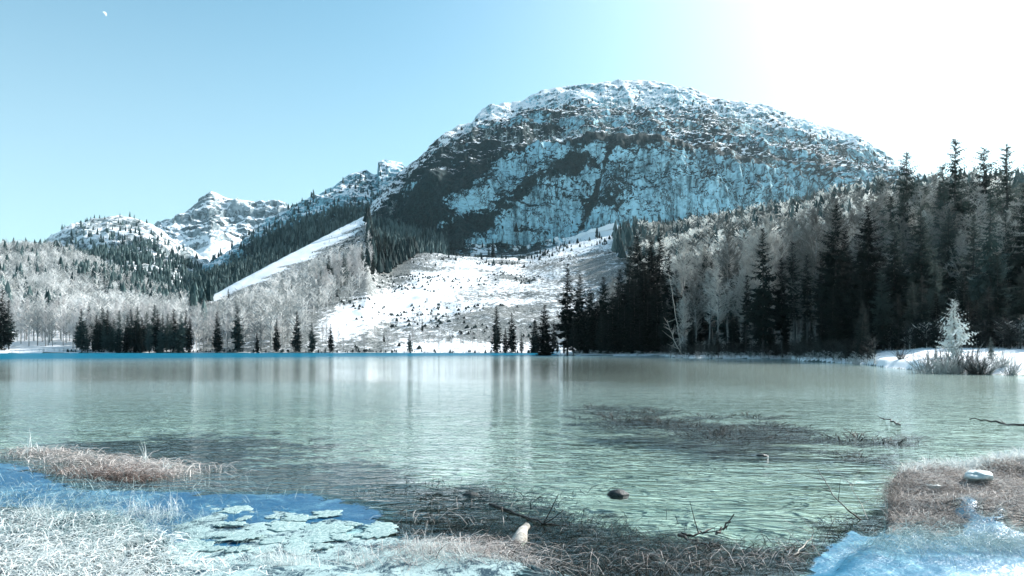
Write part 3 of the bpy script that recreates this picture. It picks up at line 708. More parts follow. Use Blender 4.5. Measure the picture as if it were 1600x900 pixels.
# far shore: conifers, photo column, tip row, depth
fs = [(3, 452, 345), (14, 468, 348), (-12, 446, 345), (-30, 455, 340), (128, 483, 352), (136, 512, 350), (146, 520, 350), (140, 478, 368), (160, 480, 360), (168, 484, 356), (178, 498, 358), (187, 485, 352), (196, 510, 352), (205, 483, 356), (214, 480, 360), (222, 495, 354),
      (229, 488, 356), (240, 476, 360), (247, 484, 352), (254, 492, 354), (262, 490, 362), (272, 482, 356), (283, 487, 352), (291, 484, 358), (212, 500, 352), (234, 506, 350), (278, 505, 350), (154, 500, 354), (172, 505, 351), (120, 505, 356),
      (150, 492, 358), (163, 505, 352), (199, 490, 362), (219, 510, 351), (251, 505, 351), (267, 500, 352), (296, 496, 354), (125, 495, 362), (185, 512, 350), (340, 487, 353), (371, 478, 354), (402, 517, 353), (432, 498, 355), (463, 486, 354), (488, 503, 354), (517, 505, 356), (776, 478, 354), (800, 488, 354), (790, 512, 353), (815, 520, 353), (640, 520, 356), (866, 500, 353)]
names = {3: "big green spruce at the left edge of the photo above the far shore", 340: "thin spruce on the far shore, first right of the dark lakeside group", 371: "full spruce beside the thin one on the far shore below the scree",
         402: "shortest lone spruce on the far shore below the larches", 432: "lone narrow dark spruce on the far shore left of the taller one", 463: "tallest lone dark spruce on the far shore before the snow slope",
         488: "pale green spruce just right of the tallest lone one on the far shore", 776: "left one of two thin dark spruces on the far shore near the black point", 800: "right one of two thin dark spruces on the far shore near the black point"}
for i, (x, yt, D) in enumerate(fs):
    k = SPS[2] if x in (402, 432, 463, 776, 800, 836, 866) else SPS[i % 2 if i % 3 else 2]
    place_tree("spruce", k, PX(x, D), D, 20, hgt(x, D, yt), names.get(x, "dark spruce in the lakeside group on the far left shore" if x < 300 else "small spruce on the far shore at the foot of the cleared slope"), "spruce", "spruces along the far shore")
for i in range(80):                       # leafless wood at the left end of the far shore
    x = -60 + 400 * (i + random.random()) / 80
    f = (i * 0.618) % 1
    D = 352 + 5 + f * 55
    place_tree("bare_tree", BS[i % 3], PX(x, D), D, 18, random.uniform(15, 22), "whitish leafless tree on the far left shore" + (" left of the dark spruce group" if x < 118 else " behind the dark spruce group" if x < 300 else " right of the dark spruce group"), "bare tree", "leafless trees on the far left shore")
for i in range(45):                       # thinner towards the middle
    x = 320 + 560 * (i + random.random()) / 45
    D = 354 + 3 + random.random() * (60 if x < 470 else 25)
    place_tree("bare_tree", BS[i % 3], PX(x, D), D, 18, random.uniform(10, 17) if x < 470 else random.uniform(5, 12), "young leafless tree on the far shore below the cleared slope", "bare tree", "young leafless trees along the far shore")
# larches at the top of the cleared slope
def depth_at(x, y, lo=358, hi=None):      # depth where the ground along photo column x is seen in row y
    Dd = np.linspace(lo, hi or float(crestD(x)) - 10, 400); zz = ground_z(PX(x, Dd), Dd); yy = HY - (zz - CZ) * FL / Dd
    return float(Dd[np.argmin(np.abs(yy - y))])
for i in range(64):
    f = random.random() ** 0.8; x = 492 + 112 * f
    D = depth_at(x, (486 - 66 * f) - random.random() ** 1.3 * (22 + 42 * f))
    g = i % 3 == 0 or x > 585
    h = random.uniform(19, 31) * (0.8 + 0.2 * f)
    place_tree("spruce" if g else "larch", SPS[i % 3] if g else BS[i % 3], PX(x, D), D, 20 if g else 18, h, "dark conifer in the larch grove under the cliffs" if g else "pale leafless larch in the grove beside the white scree", "spruce" if g else "larch", "dark conifers in the grove" if g else "larch grove beside the scree")
for i, (x, y, h) in enumerate([(283 + 120, 476, 14), (420, 470, 17), (357, 470, 10), (395, 478, 8), (440, 462, 13), (478, 455, 12), (330, 478, 8), (455, 478, 18), (770, 395, 26), (975, 368, 24), (660, 520, 8), (600, 535, 5)]):
    # lone conifers out on the open slope; find the depth where the ground is seen in row y
    Dd = np.linspace(358, 990, 300); zz = ground_z(PX(x, Dd), Dd); yy = HY - (zz - CZ) * FL / Dd
    D = float(Dd[np.argmin(np.abs(yy - y))])
    place_tree("spruce", SPS[i % 3], PX(x, D), D, 20, h, "lone conifer scattered on the open slope below the scree" if i < 8 else "single conifer out on the snowy cleared slope", "spruce", "lone conifers on the open slope")

# ------------------------------------------------------------------ woods too many to count: one joined mesh each
def lowpoly_conifer(r, k=5, tiers=3):
    V, F = [], []
    for j in range(tiers):
        zb = 0.12 + 0.8 * j / tiers; zt = min(1.0, zb + 0.62 * (1 - j / tiers) + 0.12); rad = 0.17 * (1 - zb) + 0.02
        th = np.arange(k) * 2 * pi / k + r.random() * 6
        b = len(V)
        V += [(cos(a) * rad * r.uniform(.6, 1.3), sin(a) * rad * r.uniform(.6, 1.3), zb + r.uniform(-.06, .06)) for a in th] + [(r.normal(0, .01), r.normal(0, .01), zt)]
        F += [(b + q, b + (q + 1) % k, b + k) for q in range(k)]
    return np.array(V), np.array(F)
def lowpoly_bare(r, n=34, tw=0.014, q=1.0):
    V, F = [], []
    def tri(a, b, w):
        nonlocal V, F
        d = np.cross(b - a, r.normal(0, 1, 3)); d = d / (np.linalg.norm(d) + 1e-9) * w
        i = len(V); V += [a + d, a - d, b]; F.append((i, i + 1, i + 2))
    tri(np.array((0, 0, -.03)), np.array((0.0, 0, .9)), tw)
    tri(np.array((0, 0, -.03)), np.array((0.0, 0, .9)), tw)
    for i in range(n):
        t = r.uniform(0.18, 0.92); a = r.uniform(0, 6.28)
        L = 0.24 * min(1, (1 - t) * 2.2 + .2) * r.uniform(.6, 1.2)
        A = np.array((0, 0, t)); B = A + np.array((cos(a) * .8, sin(a) * .8, 0.75)) * L
        tri(A, B, 0.011 * q)
        for _ in range(2):
            C = A + (B - A) * r.uniform(.3, 1); e = np.array((cos(a), sin(a), .8)) + r.normal(0, .5, 3)
            tri(C, C + e / np.linalg.norm(e) * L * .55, 0.010 * q)
    return np.array(V), np.array(F)
def wood(name, P, hs, kinds, mat, label, wide=1.0):
    r = np.random.default_rng(len(P))
    VV, FF, n = [], [], 0
    TT = []
    which = r.integers(0, len(kinds), len(P))
    for k, (V, F) in enumerate(kinds):
        idx = np.where(which == k)[0]
        if not len(idx): continue
        a = r.uniform(0, 2 * pi, len(idx)); h = hs[idx]; w = h * wide * r.uniform(.8, 1.25, len(idx))
        X = (V[None, :, 0] * np.cos(a)[:, None] - V[None, :, 1] * np.sin(a)[:, None]) * w[:, None]
        Y = (V[None, :, 0] * np.sin(a)[:, None] + V[None, :, 1] * np.cos(a)[:, None]) * w[:, None]
        Z = V[None, :, 2] * h[:, None]
        Q = np.stack([X, Y, Z], -1) + P[idx][:, None]
        VV.append(Q.reshape(-1, 3)); TT.append(np.repeat(r.random(len(idx)) - 0.25, len(V)))
        FF.append((F[None] + (np.arange(len(idx)) * len(V))[:, None, None]).reshape(-1, 3) + n); n += len(idx) * len(V)
    me = mesh_np(name, np.concatenate(VV), np.concatenate(FF), mat, False, dict(tone=np.concatenate(TT)))
    return link(name, me, kind="stuff", label=label)
rk = np.random.default_rng(99)
KC = [lowpoly_conifer(rk) for _ in range(6)]
KB = [lowpoly_bare(rk) for _ in range(5)]
KL = [lowpoly_bare(rk, 20) for _ in range(5)]
def on_ground(n, ulo, uhi, prob, Dlo=358, Dhi=1200):
    x = rk.uniform(ulo, uhi, n * 6); D = np.sqrt(rk.uniform(Dlo ** 2, Dhi ** 2, n * 6))
    X = (x - 800) / FL * D
    z = ground_z(X, D)
    t = (D - slopeD(x)) / (crestD(x) - slopeD(x))
    y = HY - (z - CZ) * FL / D
    p = prob(x, y, t, X, D)
    k = rk.random(len(x)) < p
    P = np.stack([X, D, z], -1)[k][:n]
    return P
def on_form(P, U, v, n, prob):
    nr, nc = v.shape
    i = rk.integers(0, nr - 1, n * 8); j = rk.integers(0, nc - 1, n * 8)
    a = rk.random(len(i))[:, None]; b = rk.random(len(i))[:, None]
    Q = (P[i, j] * (1 - a) + P[i, j + 1] * a) * (1 - b) + (P[i + 1, j] * (1 - a) + P[i + 1, j + 1] * a) * b
    e1 = P[i, j + 1] - P[i, j]; e2 = P[i + 1, j] - P[i, j]
    ar = np.linalg.norm(np.cross(e1, e2), axis=1); flat = np.abs(np.cross(e1, e2)[:, 2]) / (ar + 1e-9)
    y = HY - FL * (Q[:, 2] - CZ) / Q[:, 1]
    p = prob(U[i, j], y, v[i, j], flat, Q) * np.clip(ar / np.percentile(ar, 90), 0, 1)
    return Q[rk.random(len(i)) < p][:n]
# left hill: leafless wood with conifers in it
P = on_ground(3100, -120, 590, lambda x, y, t, X, D: ((t > 0.012) & (t < 1.03)) * sst(590, 470, x) * np.where(x > 292, (y > crestY(x) + 52) * np.where(x > 440, 0.6 * (y > 380 + (590 - x) * 0.45), 1.0), 1.0) * np.where((x > 480) & (y > 500 - (x - 480) * .4), 0, 1) * 0.9)
wood("leafless_hill_wood", P, rk.uniform(13, 21, len(P)), KB, m_twig_far, "pale leafless wood covering the low hill on the left")
P = on_ground(1500, -120, 330, lambda x, y, t, X, D: ((t > 0.15) & (t < 1.03)) * (0.10 + 0.9 * sst(0.05, 0.5, fbm(X / 70, D / 70, o=3, seed=91) + 0.35 * sst(0.45, 1, t))) * (0.3 + 0.7 * sst(0.2, 0.7, t)))
wood("hill_conifers", P, rk.uniform(13, 24, len(P)), KC, m_far_con, "scattered dark conifers in the leafless wood on the left hill")
# right-hand slope: mixed wood above the bank
KB2 = [lowpoly_bare(rk, 40, 0.006, 2.1) for _ in range(5)]
P = on_ground(1500, 985, 1900, lambda x, y, t, X, D: ((t > 0.08) & (t < 1.1)) * sst(985, 1060, x + 60 * (1 - t)) * 0.9, 200, 1000)
wood("leafless_slope_wood", P, rk.uniform(17, 26, len(P)), KB2, m_twig_mid, "grey leafless wood on the slope above the right bank")
P = on_ground(800, 960, 1800, lambda x, y, t, X, D: ((t > 0.3) & (t < 1.1)) * (0.15 + 0.85 * sst(0.5, 0.9, t)) * 0.8, 250, 1000)
wood("slope_conifers", P, rk.uniform(18, 28, len(P)), KC, m_far_con, "conifers mixed into the wood on the slope above the right bank")
# brushwood, low bushes on the cleared slope
P = on_ground(1000, 470, 1010, lambda x, y, t, X, D: ((t > 0.01) & (t < 0.97)) * sst(-0.1, 0.25, fbm(X / 45, D / 45, o=3, seed=92)) * (1 - np.exp(-((y - (512 - (x - 520) * 0.40)) / 24) ** 2)) * sst(470, 600, x))
wood("slope_brushwood", P, rk.uniform(1.5, 4.5, len(P)), KL, mat_leaf("brushwood_twigs", (0.10, 0.12, 0.115), (0.42, 0.41, 0.39), 0.03), "low brushwood and stumps scattered over the snowy cleared slope", 1.8)
P = on_ground(900, 480, 1010, lambda x, y, t, X, D: ((t > 0.0) & (t < 0.9)) * sst(0.0, 0.35, fbm(X / 60, D / 60, o=3, seed=93)))
wood("slope_bushes", P, rk.uniform(0.7, 2.4, len(P)), KC, m_far_dark, "small dark bushes dotted over the snowy cleared slope", 3.4)
x = rk.uniform(573, 650, 260); D = np.array([float(crestD(q)) * (1 - 0.42 * rk.random() ** 1.4 * (655 - q) / 80) for q in x])
X = (x - 800) / FL * D
wood("scree_head_conifers", np.stack([X, D, ground_z(X, D)], -1), rk.uniform(14, 27, 260), KC, m_far_dark, "dark conifers crowded round the head of the scree under the cliff", 0.95)
P = on_ground(420, 620, 1010, lambda x, y, t, X, D: ((t > 0.78) & (t < 1.02)) * sst(0.75, 0.98, t) * (0.25 + 0.75 * sst(-0.1, 0.3, fbm(X / 50, D / 50, o=3, seed=97))), 700, 1060)
wood("slope_rim_brush", P, rk.uniform(2.0, 7.5, len(P)), KL + KC, m_far_dark, "dark brush and stunted conifers along the upper rim of the cleared slope", 1.6) if len(set(len(k[0]) for k in KC)) == 1 else None
# forests on the mountains
P = on_form(PB, UB, VB, 6000, lambda u, y, v, f, Q: (sst(1.5, 0.85, v) * 0.9 + 0.16 * sst(-.1, .4, fbm(Q[:, 0] / 120, Q[:, 1] / 120, Q[:, 2] / 120, o=3, seed=94))) * (v < 1.97) * sst(0.35, 0.7, f))
wood("mountain_forest", P, rk.uniform(11, 22, len(P)), KC, m_far_con, "conifer forest on the wooded mountain at the left")
P = on_form(PC, UC, VC, 5000, lambda u, y, v, f, Q: (sst(1.3, 0.8, v) + 0.05) * (v < 1.8) * sst(0.25, 0.6, f))
wood("ridge_forest", P, rk.uniform(11, 22, len(P)), KC, m_far_con, "conifer forest below the craggy ridge behind the scree")
P = on_form(PM, UM, VM, 2600, lambda u, y, v, f, Q: (v > 1.95) * (v < 3.75) * sst(0.5, 0.8, f) * (sst(-.15, .3, fbm(Q[:, 0] / 150, Q[:, 1] / 150, Q[:, 2] / 100, o=3, seed=95))) * sst(3.8, 2.6, v) * sst(1330, 1180, u))
wood("mountain_larches", P, rk.uniform(12, 22, len(P)), KL, m_far_larch, "pale larch wood on the ledges of the great rock mountain", 0.9)
P = on_form(PM, UM, VM, 2400, lambda u, y, v, f, Q: (v > 1.1) * (v < 3.7) * sst(0.45, 0.75, f) * (sst(-.1, .3, fbm(Q[:, 0] / 110, Q[:, 1] / 110, Q[:, 2] / 60, o=3, seed=96))) * sst(3.7, 2.9, v))
wood("mountain_dwarf_pines", P, rk.uniform(5, 13, len(P)), KC, m_far_dark, "dark dwarf pines on the ledges of the great rock mountain", 1.5)
P = on_form(PM, UM, VM, 800, lambda u, y, v, f, Q: (v > 0.6) * (v < 1.15) * (u > 560) * (sst(640, 600, u) + sst(960, 1000, u) + 0.30))
wood("cliff_foot_conifers", P, rk.uniform(9, 26, len(P)), KC, m_far_dark, "dark conifers standing along the foot of the cliff")

# ------------------------------------------------------------------ foreground
def blades(P, L, az, lean, width, curl=0.6):
    n = len(P); k = 4
    s = np.linspace(0, 1, k)
    L = np.broadcast_to(L, n); lean = np.broadcast_to(lean, n)
    th = lean[:, None] * (0.35 + (1 + curl) * s[None]) * 0.75          # angle from the vertical grows along the blade
    dx = np.sin(th); dz = np.cos(th)
    seg_ = L[:, None] / (k - 1)
    hx = np.concatenate([np.zeros((n, 1)), np.cumsum(dx[:, 1:] * seg_, 1)], 1)
    hz = np.concatenate([np.zeros((n, 1)), np.cumsum(dz[:, 1:] * seg_, 1)], 1)
    wob = rng.normal(0, 0.25, n)
    a2 = az[:, None] + wob[:, None] * s[None]
    C = np.stack([P[:, None, 0] + hx * np.cos(a2), P[:, None, 1] + hx * np.sin(a2), P[:, None, 2] + hz], -1)
    w = width * rng.uniform(.6, 1.4, n)[:, None] * (1 - s[None] ** 2 * 0.9)
    fa = az[:, None] + pi / 2 + rng.normal(0, .6, n)[:, None]
    O = np.stack([np.cos(fa) * w, np.sin(fa) * w, 0.35 * w], -1)
    V = np.stack([C - O, C + O], 2).reshape(n, 2 * k, 3)
    q = np.array([[0, 1, 3], [0, 3, 2], [2, 3, 5], [2, 5, 4], [4, 5, 7], [4, 7, 6]])
    F = q[None] + (np.arange(n) * 2 * k)[:, None, None]
    return V.reshape(-1, 3), F.reshape(-1, 3)
def grass(name, spots, mat, label, L=(0.12, 0.3), lean=(0.6, 1.5), width=0.0022, dz=0.0, clump=0.0, azc=None, floor=-1.0):
    """spots: list of (photo x, photo y, rx, ry, count): gaussian patches on the ground plane"""
    acc = Acc()
    for (cx, cy, rx, ry, n) in spots:
        x = cx + rx * rng.normal(0, .55, n); y = cy + ry * rng.normal(0, .55, n)
        y = np.maximum(y, HY + 30)
        D = CZ * FL / (y - HY); X = (x - 800) / FL * D
        if clump:
            m = max(1, n // 26); c = rng.integers(0, m, n)
            X = X[c] + rng.normal(0, clump, n); D = D[c] + rng.normal(0, clump, n)
        Z = np.maximum(ground_z(X, D), floor) + dz
        az = rng.uniform(0, 2 * pi, n) if azc is None else azc + rng.normal(0, 0.7, n)
        V, F = blades(np.stack([X, D, Z], -1), rng.uniform(L[0], L[1], n), az, rng.uniform(lean[0], lean[1], n), width * D.mean() / 8.0)
        acc.add(V, F)
    return link(name, acc.mesh(name, mat), kind="stuff", label=label)
def mat_blade(name, a, b, trans=0.2):
    m = M(name)
    f = m.n("ShaderNodeNewGeometry").outputs['Random Per Island']
    c = m.mix(f, a, b)
    p = m.bsdf(c, 0.7, None, 0.2)
    tr = m.n("ShaderNodeBsdfTranslucent"); m.put(c, tr.inputs[0])
    mx = m.n("ShaderNodeMixShader"); mx.inputs[0].default_value = trans
    m.t.links.new(p.outputs[0], mx.inputs[1]); m.t.links.new(tr.outputs[0], mx.inputs[2]); m.t.links.new(mx.outputs[0], m.out.inputs[0])
    return m.m
b_frost = mat_blade("frosted_blades", (0.50, 0.56, 0.55), (0.95, 0.96, 0.94), 0.3)
b_teal = mat_blade("shade_tinted_blades", (0.16, 0.27, 0.28), (0.55, 0.66, 0.65))  # shaded copy of the frosted grass, teal shade put into the colour
b_pink = mat_blade("dry_pale_blades", (0.26, 0.215, 0.20), (0.78, 0.73, 0.69))
b_brown = mat_blade("dry_brown_blades", (0.06, 0.042, 0.036), (0.42, 0.33, 0.29))
b_brown2 = mat_blade("dead_grass_blades", (0.04, 0.034, 0.031), (0.72, 0.65, 0.60))
b_dark = mat_blade("rotten_dark_blades", (0.003, 0.004, 0.004), (0.028, 0.032, 0.028))
grass("frosted_grass", [(60, 885, 200, 60, 2300), (170, 875, 120, 45, 1100), (30, 835, 120, 26, 450), (290, 890, 70, 20, 180), (50, 930, 260, 40, 1300), (230, 915, 140, 26, 520)], b_frost,
      "matted frosted grass covering the bank at the bottom left", (0.08, 0.30), (1.3, 2.0), 0.0046)
grass("shade_tinted_grass", [(60, 790, 220, 44, 1500), (180, 840, 170, 50, 1800), (250, 815, 80, 18, 260), (150, 775, 150, 25, 240), (400, 780, 120, 25, 60)], b_teal,
      "thin grass tinted with painted bluish shade in the calm water at the left", (0.10, 0.30), (0.9, 1.9), 0.002, floor=0.01)
grass("frosted_tufts", [(228, 806, 40, 7, 150), (260, 812, 30, 6, 80), (55, 818, 22, 6, 160), (430, 885, 50, 14, 300), (505, 890, 60, 14, 160), (590, 885, 60, 18, 150), (640, 880, 80, 22, 220)], b_frost,
      "upright frosted grass tufts along the ice edge", (0.10, 0.26), (0.4, 1.5), 0.002, clump=0.05, floor=0.0)
grass("sand_bar_grass", [(70, 708, 70, 5, 500), (140, 720, 80, 6, 700), (210, 730, 70, 7, 800), (165, 738, 80, 6, 500), (240, 742, 50, 5, 380), (300, 736, 60, 4, 120)], b_pink,
      "flattened pale pinkish grass on the little bar in the shallows at the left", (0.15, 0.40), (1.3, 1.95), 0.0026, floor=0.0)
grass("sand_bar_dark_grass", [(190, 742, 60, 7, 1300), (140, 735, 80, 6, 500), (215, 748, 30, 5, 600)], b_brown, "brown wet grass under the pale grass of the little bar", (0.1, 0.25), (1.2, 1.9), 0.0028, floor=0.0)
grass("shore_straw", [(700, 870, 90, 12, 420), (740, 862, 70, 7, 420), (640, 862, 60, 8, 120), (790, 890, 80, 12, 260), (680, 895, 120, 12, 260)], b_pink,
      "swept pale straw on the frozen margin at the bottom centre", (0.15, 0.45), (1.3, 1.9), 0.0023, floor=0.005)
grass("drowned_weed", [(740, 775, 110, 18, 900), (860, 830, 130, 34, 2600), (960, 860, 160, 30, 2600), (1110, 868, 150, 24, 2600), (1240, 862, 60, 18, 700), (640, 765, 90, 14, 300), (700, 815, 100, 18, 1300), (1330, 825, 45, 22, 700), (1000, 890, 180, 14, 700)], b_dark,
      "tangled dark rotten weed in the shallow water at the bottom centre", (0.08, 0.34), (1.0, 1.9), 0.0032, floor=-0.07)
grass("margin_straw", [(1110, 880, 140, 16, 130), (1230, 876, 60, 14, 60), (860, 862, 120, 20, 70), (700, 805, 110, 20, 50), (980, 892, 160, 12, 70)], b_pink,
      "thin brown and pale straw among the dark weed at the bottom centre", (0.12, 0.38), (1.0, 1.9), 0.0022, floor=-0.01)
grass("mound_grass", [(1450, 795, 70, 20, 3600), (1540, 780, 90, 26, 5200), (1620, 800, 60, 36, 2600), (1435, 806, 34, 14, 1200), (1560, 812, 60, 12, 1500), (1420, 836, 26, 6, 260), (1475, 842, 50, 8, 700), (1560, 838, 30, 10, 160), (1480, 765, 80, 10, 1600), (1600, 760, 60, 16, 1400)], b_brown2,
      "brown and pinkish dead grass matted over the mound at the right", (0.10, 0.28), (1.0, 1.9), 0.0025, dz=-0.01)
grass("mound_pale_grass", [(1450, 790, 80, 18, 1500), (1550, 790, 90, 26, 1800), (1480, 830, 90, 14, 500), (1432, 818, 30, 10, 260)], b_pink,
      "pale dead grass over the brown mound at the right", (0.12, 0.3), (1.1, 1.9), 0.0022, dz=-0.005)
grass("mound_frost_grass", [(1580, 742, 26, 7, 1100), (1512, 757, 36, 6, 1000), (1460, 764, 40, 4, 500), (1405, 772, 22, 4, 200), (1630, 750, 60, 12, 700)], b_frost,
      "white frosted grass along the lakeward rim of the mound at the right", (0.06, 0.22), (0.5, 1.8), 0.0030, dz=0.02, clump=0.12)
grass("ice_grass", [(1480, 875, 120, 26, 700), (1400, 880, 80, 20, 400), (1570, 885, 60, 14, 500)], b_teal, "fine pale grass blades trapped in the sky-tinted ice at the right", (0.15, 0.4), (1.3, 1.95), 0.0018, dz=0.055)

def mat_ice(name, dark, pale, lo=0.4, hi=0.62, sc=1.7):
    m = M(name)
    n1 = m.noise(sc, 6, 0.72, dist=0.6); n2 = m.noise(22, 4, 0.8, st=(1, 0.35, 1, 0.6), dist=1.5)
    f = m.math('ADD', m.math('MULTIPLY', n1, 0.72), m.math('MULTIPLY', n2, 0.28))
    m.bsdf(m.mix(m.rng(f, lo, hi), dark, pale), 0.35, m.bump(m.noise(9, 5, 0.7), 0.02, 0.6), 0.4)
    return m.m
sky_water_l = mat_ice("painted_sky_water", (0.010, 0.085, 0.21), (0.16, 0.42, 0.58), 0.38, 0.66)
ice_r = mat_ice("sky_tinted_ice", (0.012, 0.13, 0.27), (0.15, 0.42, 0.56), 0.36, 0.66, 2.4)
m_floe = mat_simple("frosted_ice", (0.14, 0.25, 0.26), (0.44, 0.56, 0.54), 5.0, 0.8, 0.006)
def slab(name, pts, z, thick, mat, ragg=0.05, seed=1, step=0.07):
    """thin sheet of ice with a ragged outline, filled as a fine grid so that its top can undulate"""
    P = [np.array(gp(x, y)) for x, y in pts]
    out_ = []
    r = np.random.default_rng(seed)
    for a, b in zip(P, P[1:] + P[:1]):
        n = max(1, int(np.linalg.norm(b - a) / step))
        for i in range(n):
            q = a + (b - a) * i / n
            out_.append(q + ragg * np.array((fbm(q[0] * 4, q[1] * 4, seed, o=4, seed=seed), fbm(q[0] * 4 + 9, q[1] * 4, seed, o=4, seed=seed + 1))) * 2)
    import bmesh
    bm = bmesh.new()
    vs = [bm.verts.new((q[0], q[1], z)) for q in out_]
    f = bm.faces.new(vs)
    if f.normal.z < 0: f.normal_flip()
    e = bmesh.ops.extrude_face_region(bm, geom=[f])
    for v in [v for v in e['geom'] if isinstance(v, bmesh.types.BMVert)]: v.co.z += thick
    bmesh.ops.triangulate(bm, faces=bm.faces[:])
    bmesh.ops.recalc_face_normals(bm, faces=bm.faces[:])
    me = bpy.data.meshes.new(name); bm.to_mesh(me); bm.free(); me.materials.append(mat)
    return me
def mat_thin_ice(name, dark, pale, lo, hi, sc, rough=0.3):
    m = M(name)
    e = m.attr("edge")
    n1 = m.noise(sc, 6, 0.75, dist=0.8); n2 = m.noise(26, 4, 0.8, st=(1, 0.3, 1, 0.6), dist=1.8)
    f = m.math('ADD', m.math('MULTIPLY', n1, 0.66), m.math('MULTIPLY', n2, 0.34))
    p = m.bsdf(m.mix(m.rng(f, lo, hi), dark, pale), rough, m.bump(m.noise(7, 6, 0.75), 0.03, 0.7), 0.4)
    tr = m.n("ShaderNodeBsdfTransparent"); tr.inputs[0].default_value = (0.85, 0.95, 0.97, 1)
    al = m.rng(m.math('ADD', e, m.math('MULTIPLY', m.math('SUBTRACT', m.noise(3.2, 6, 0.75), 0.5), 1.9)), 0.36, 0.48)
    mx = m.n("ShaderNodeMixShader"); m.put(al, mx.inputs[0])
    m.t.links.new(tr.outputs[0], mx.inputs[1]); m.t.links.new(p.outputs[0], mx.inputs[2]); m.t.links.new(mx.outputs[0], m.out.inputs[0])
    return m.m
def thin_ice(name, pts, z, mat, label, fade=0.45, st=0.045, zn=0.012, seed=1, above=None):
    P = np.array([gp(x, y) for x, y in pts])
    x = np.arange(P[:, 0].min(), P[:, 0].max(), st); y = np.arange(P[:, 1].min(), P[:, 1].max(), st)
    X, Y = np.meshgrid(x, y)
    ins = np.zeros(X.shape, bool); dist = np.full(X.shape, 1e9)
    for a, b in zip(P, np.roll(P, -1, 0)):
        c = ((a[1] > Y) != (b[1] > Y)) & (X < (b[0] - a[0]) * (Y - a[1]) / (b[1] - a[1] + 1e-12) + a[0]); ins ^= c
        t = np.clip(((X - a[0]) * (b[0] - a[0]) + (Y - a[1]) * (b[1] - a[1])) / (np.sum((b - a) ** 2) + 1e-9), 0, 1)
        dist = np.minimum(dist, np.hypot(X - a[0] - t * (b[0] - a[0]), Y - a[1] - t * (b[1] - a[1])))
    Z = z + zn * fbm(X * 3, Y * 3, o=4, seed=seed)
    if above is not None: Z = np.maximum(Z, ground_z(X, Y) + above)
    F = grid_faces(*X.shape); keep = ins.ravel()[F].all(1)
    F = F[keep]; used = np.unique(F); mp = np.zeros(X.size, int); mp[used] = np.arange(len(used))
    V = np.stack([X, Y, Z], -1).reshape(-1, 3)[used]
    F = mp[F]; k = len(V)                                # a top skin and an under skin
    me = mesh_np(name, V, F, mat, True, dict(edge=np.clip(dist / fade, 0, 1).ravel()[used]))
    return link(name, me, label=label, cat="ice")
sky_water_l = mat_thin_ice("painted_sky_water", (0.005, 0.085, 0.185), (0.26, 0.52, 0.62), 0.46, 0.72, 1.3)  # calm water: the blue sky's reflection is painted into this sheet's colour
ice_r = mat_thin_ice("sky_tinted_ice", (0.008, 0.15, 0.27), (0.26, 0.56, 0.66), 0.46, 0.70, 2.2)  # real ice, its blue is sky light put into the colour
ice_c = mat_thin_ice("frosted_crust", (0.008, 0.045, 0.07), (0.34, 0.46, 0.46), 0.43, 0.53, 3.4, 0.8)
thin_ice("sky_tinted_sheet", [(-160, 722), (0, 716), (70, 728), (110, 748), (170, 762), (230, 762), (330, 768), (470, 766), (600, 785), (640, 815), (560, 835), (420, 860), (300, 880), (150, 870), (-60, 850), (-260, 840)], 0.012, sky_water_l,
         "calm water with painted blue sky reflection behind the frosted grass at the left", 0.55)
thin_ice("sky_tinted_sheet", [(1240, 935), (1262, 885), (1290, 862), (1335, 832), (1352, 850), (1385, 838), (1402, 856), (1440, 838), (1456, 860), (1480, 852), (1492, 812), (1530, 808), (1545, 840), (1562, 812), (1590, 858), (1640, 826), (1760, 860), (1800, 960), (1250, 980)], 0.10, ice_r,
         "ice sheet tinted with painted sky blue below the brown mound at the bottom right", 0.22, 0.03, 0.02, 5, 0.012)
thin_ice("ice_crust", [(255, 812), (330, 785), (440, 796), (570, 815), (640, 840), (720, 845), (800, 862), (840, 890), (830, 930), (560, 960), (250, 950), (240, 880)], 0.012, ice_c,
         "crust of frosted grey-green ice along the bottom edge left of centre", 0.25, 0.03, 0.02, 8, 0.006)
# frosted floes
def floe(name, seed, n=34):
    r = np.random.default_rng(seed)
    th = np.arange(n) * 2 * pi / n
    rad = 1 + 0.9 * np.array([fbm(cos(t) * 2.2, sin(t) * 2.2, seed, o=4, seed=seed, g=0.7) for t in th]) + r.normal(0, .05, n)
    rings = [(1.0, -0.015), (1.02, 0.004), (0.95, 0.010), (0.6, 0.012), (0.25, 0.012)]
    V = [(rad[i] * k * cos(th[i]), rad[i] * k * sin(th[i]) * 0.8, z + (0.003 * r.normal() if k < 1 else 0)) for k, z in rings for i in range(n)] + [(0, 0, 0.012)]
    F = []
    for a in range(len(rings) - 1):
        for i in range(n):
            j = (i + 1) % n; p, q = a * n, (a + 1) * n
            F += [(p + i, p + j, q + j), (p + i, q + j, q + i)]
    p = (len(rings) - 1) * n
    F += [(p + i, p + (i + 1) % n, len(V) - 1) for i in range(n)]
    return mesh_np(name, V, F, m_floe, True)
FLO = [floe("ice_floe", 200 + i) for i in range(6)]
k = 0
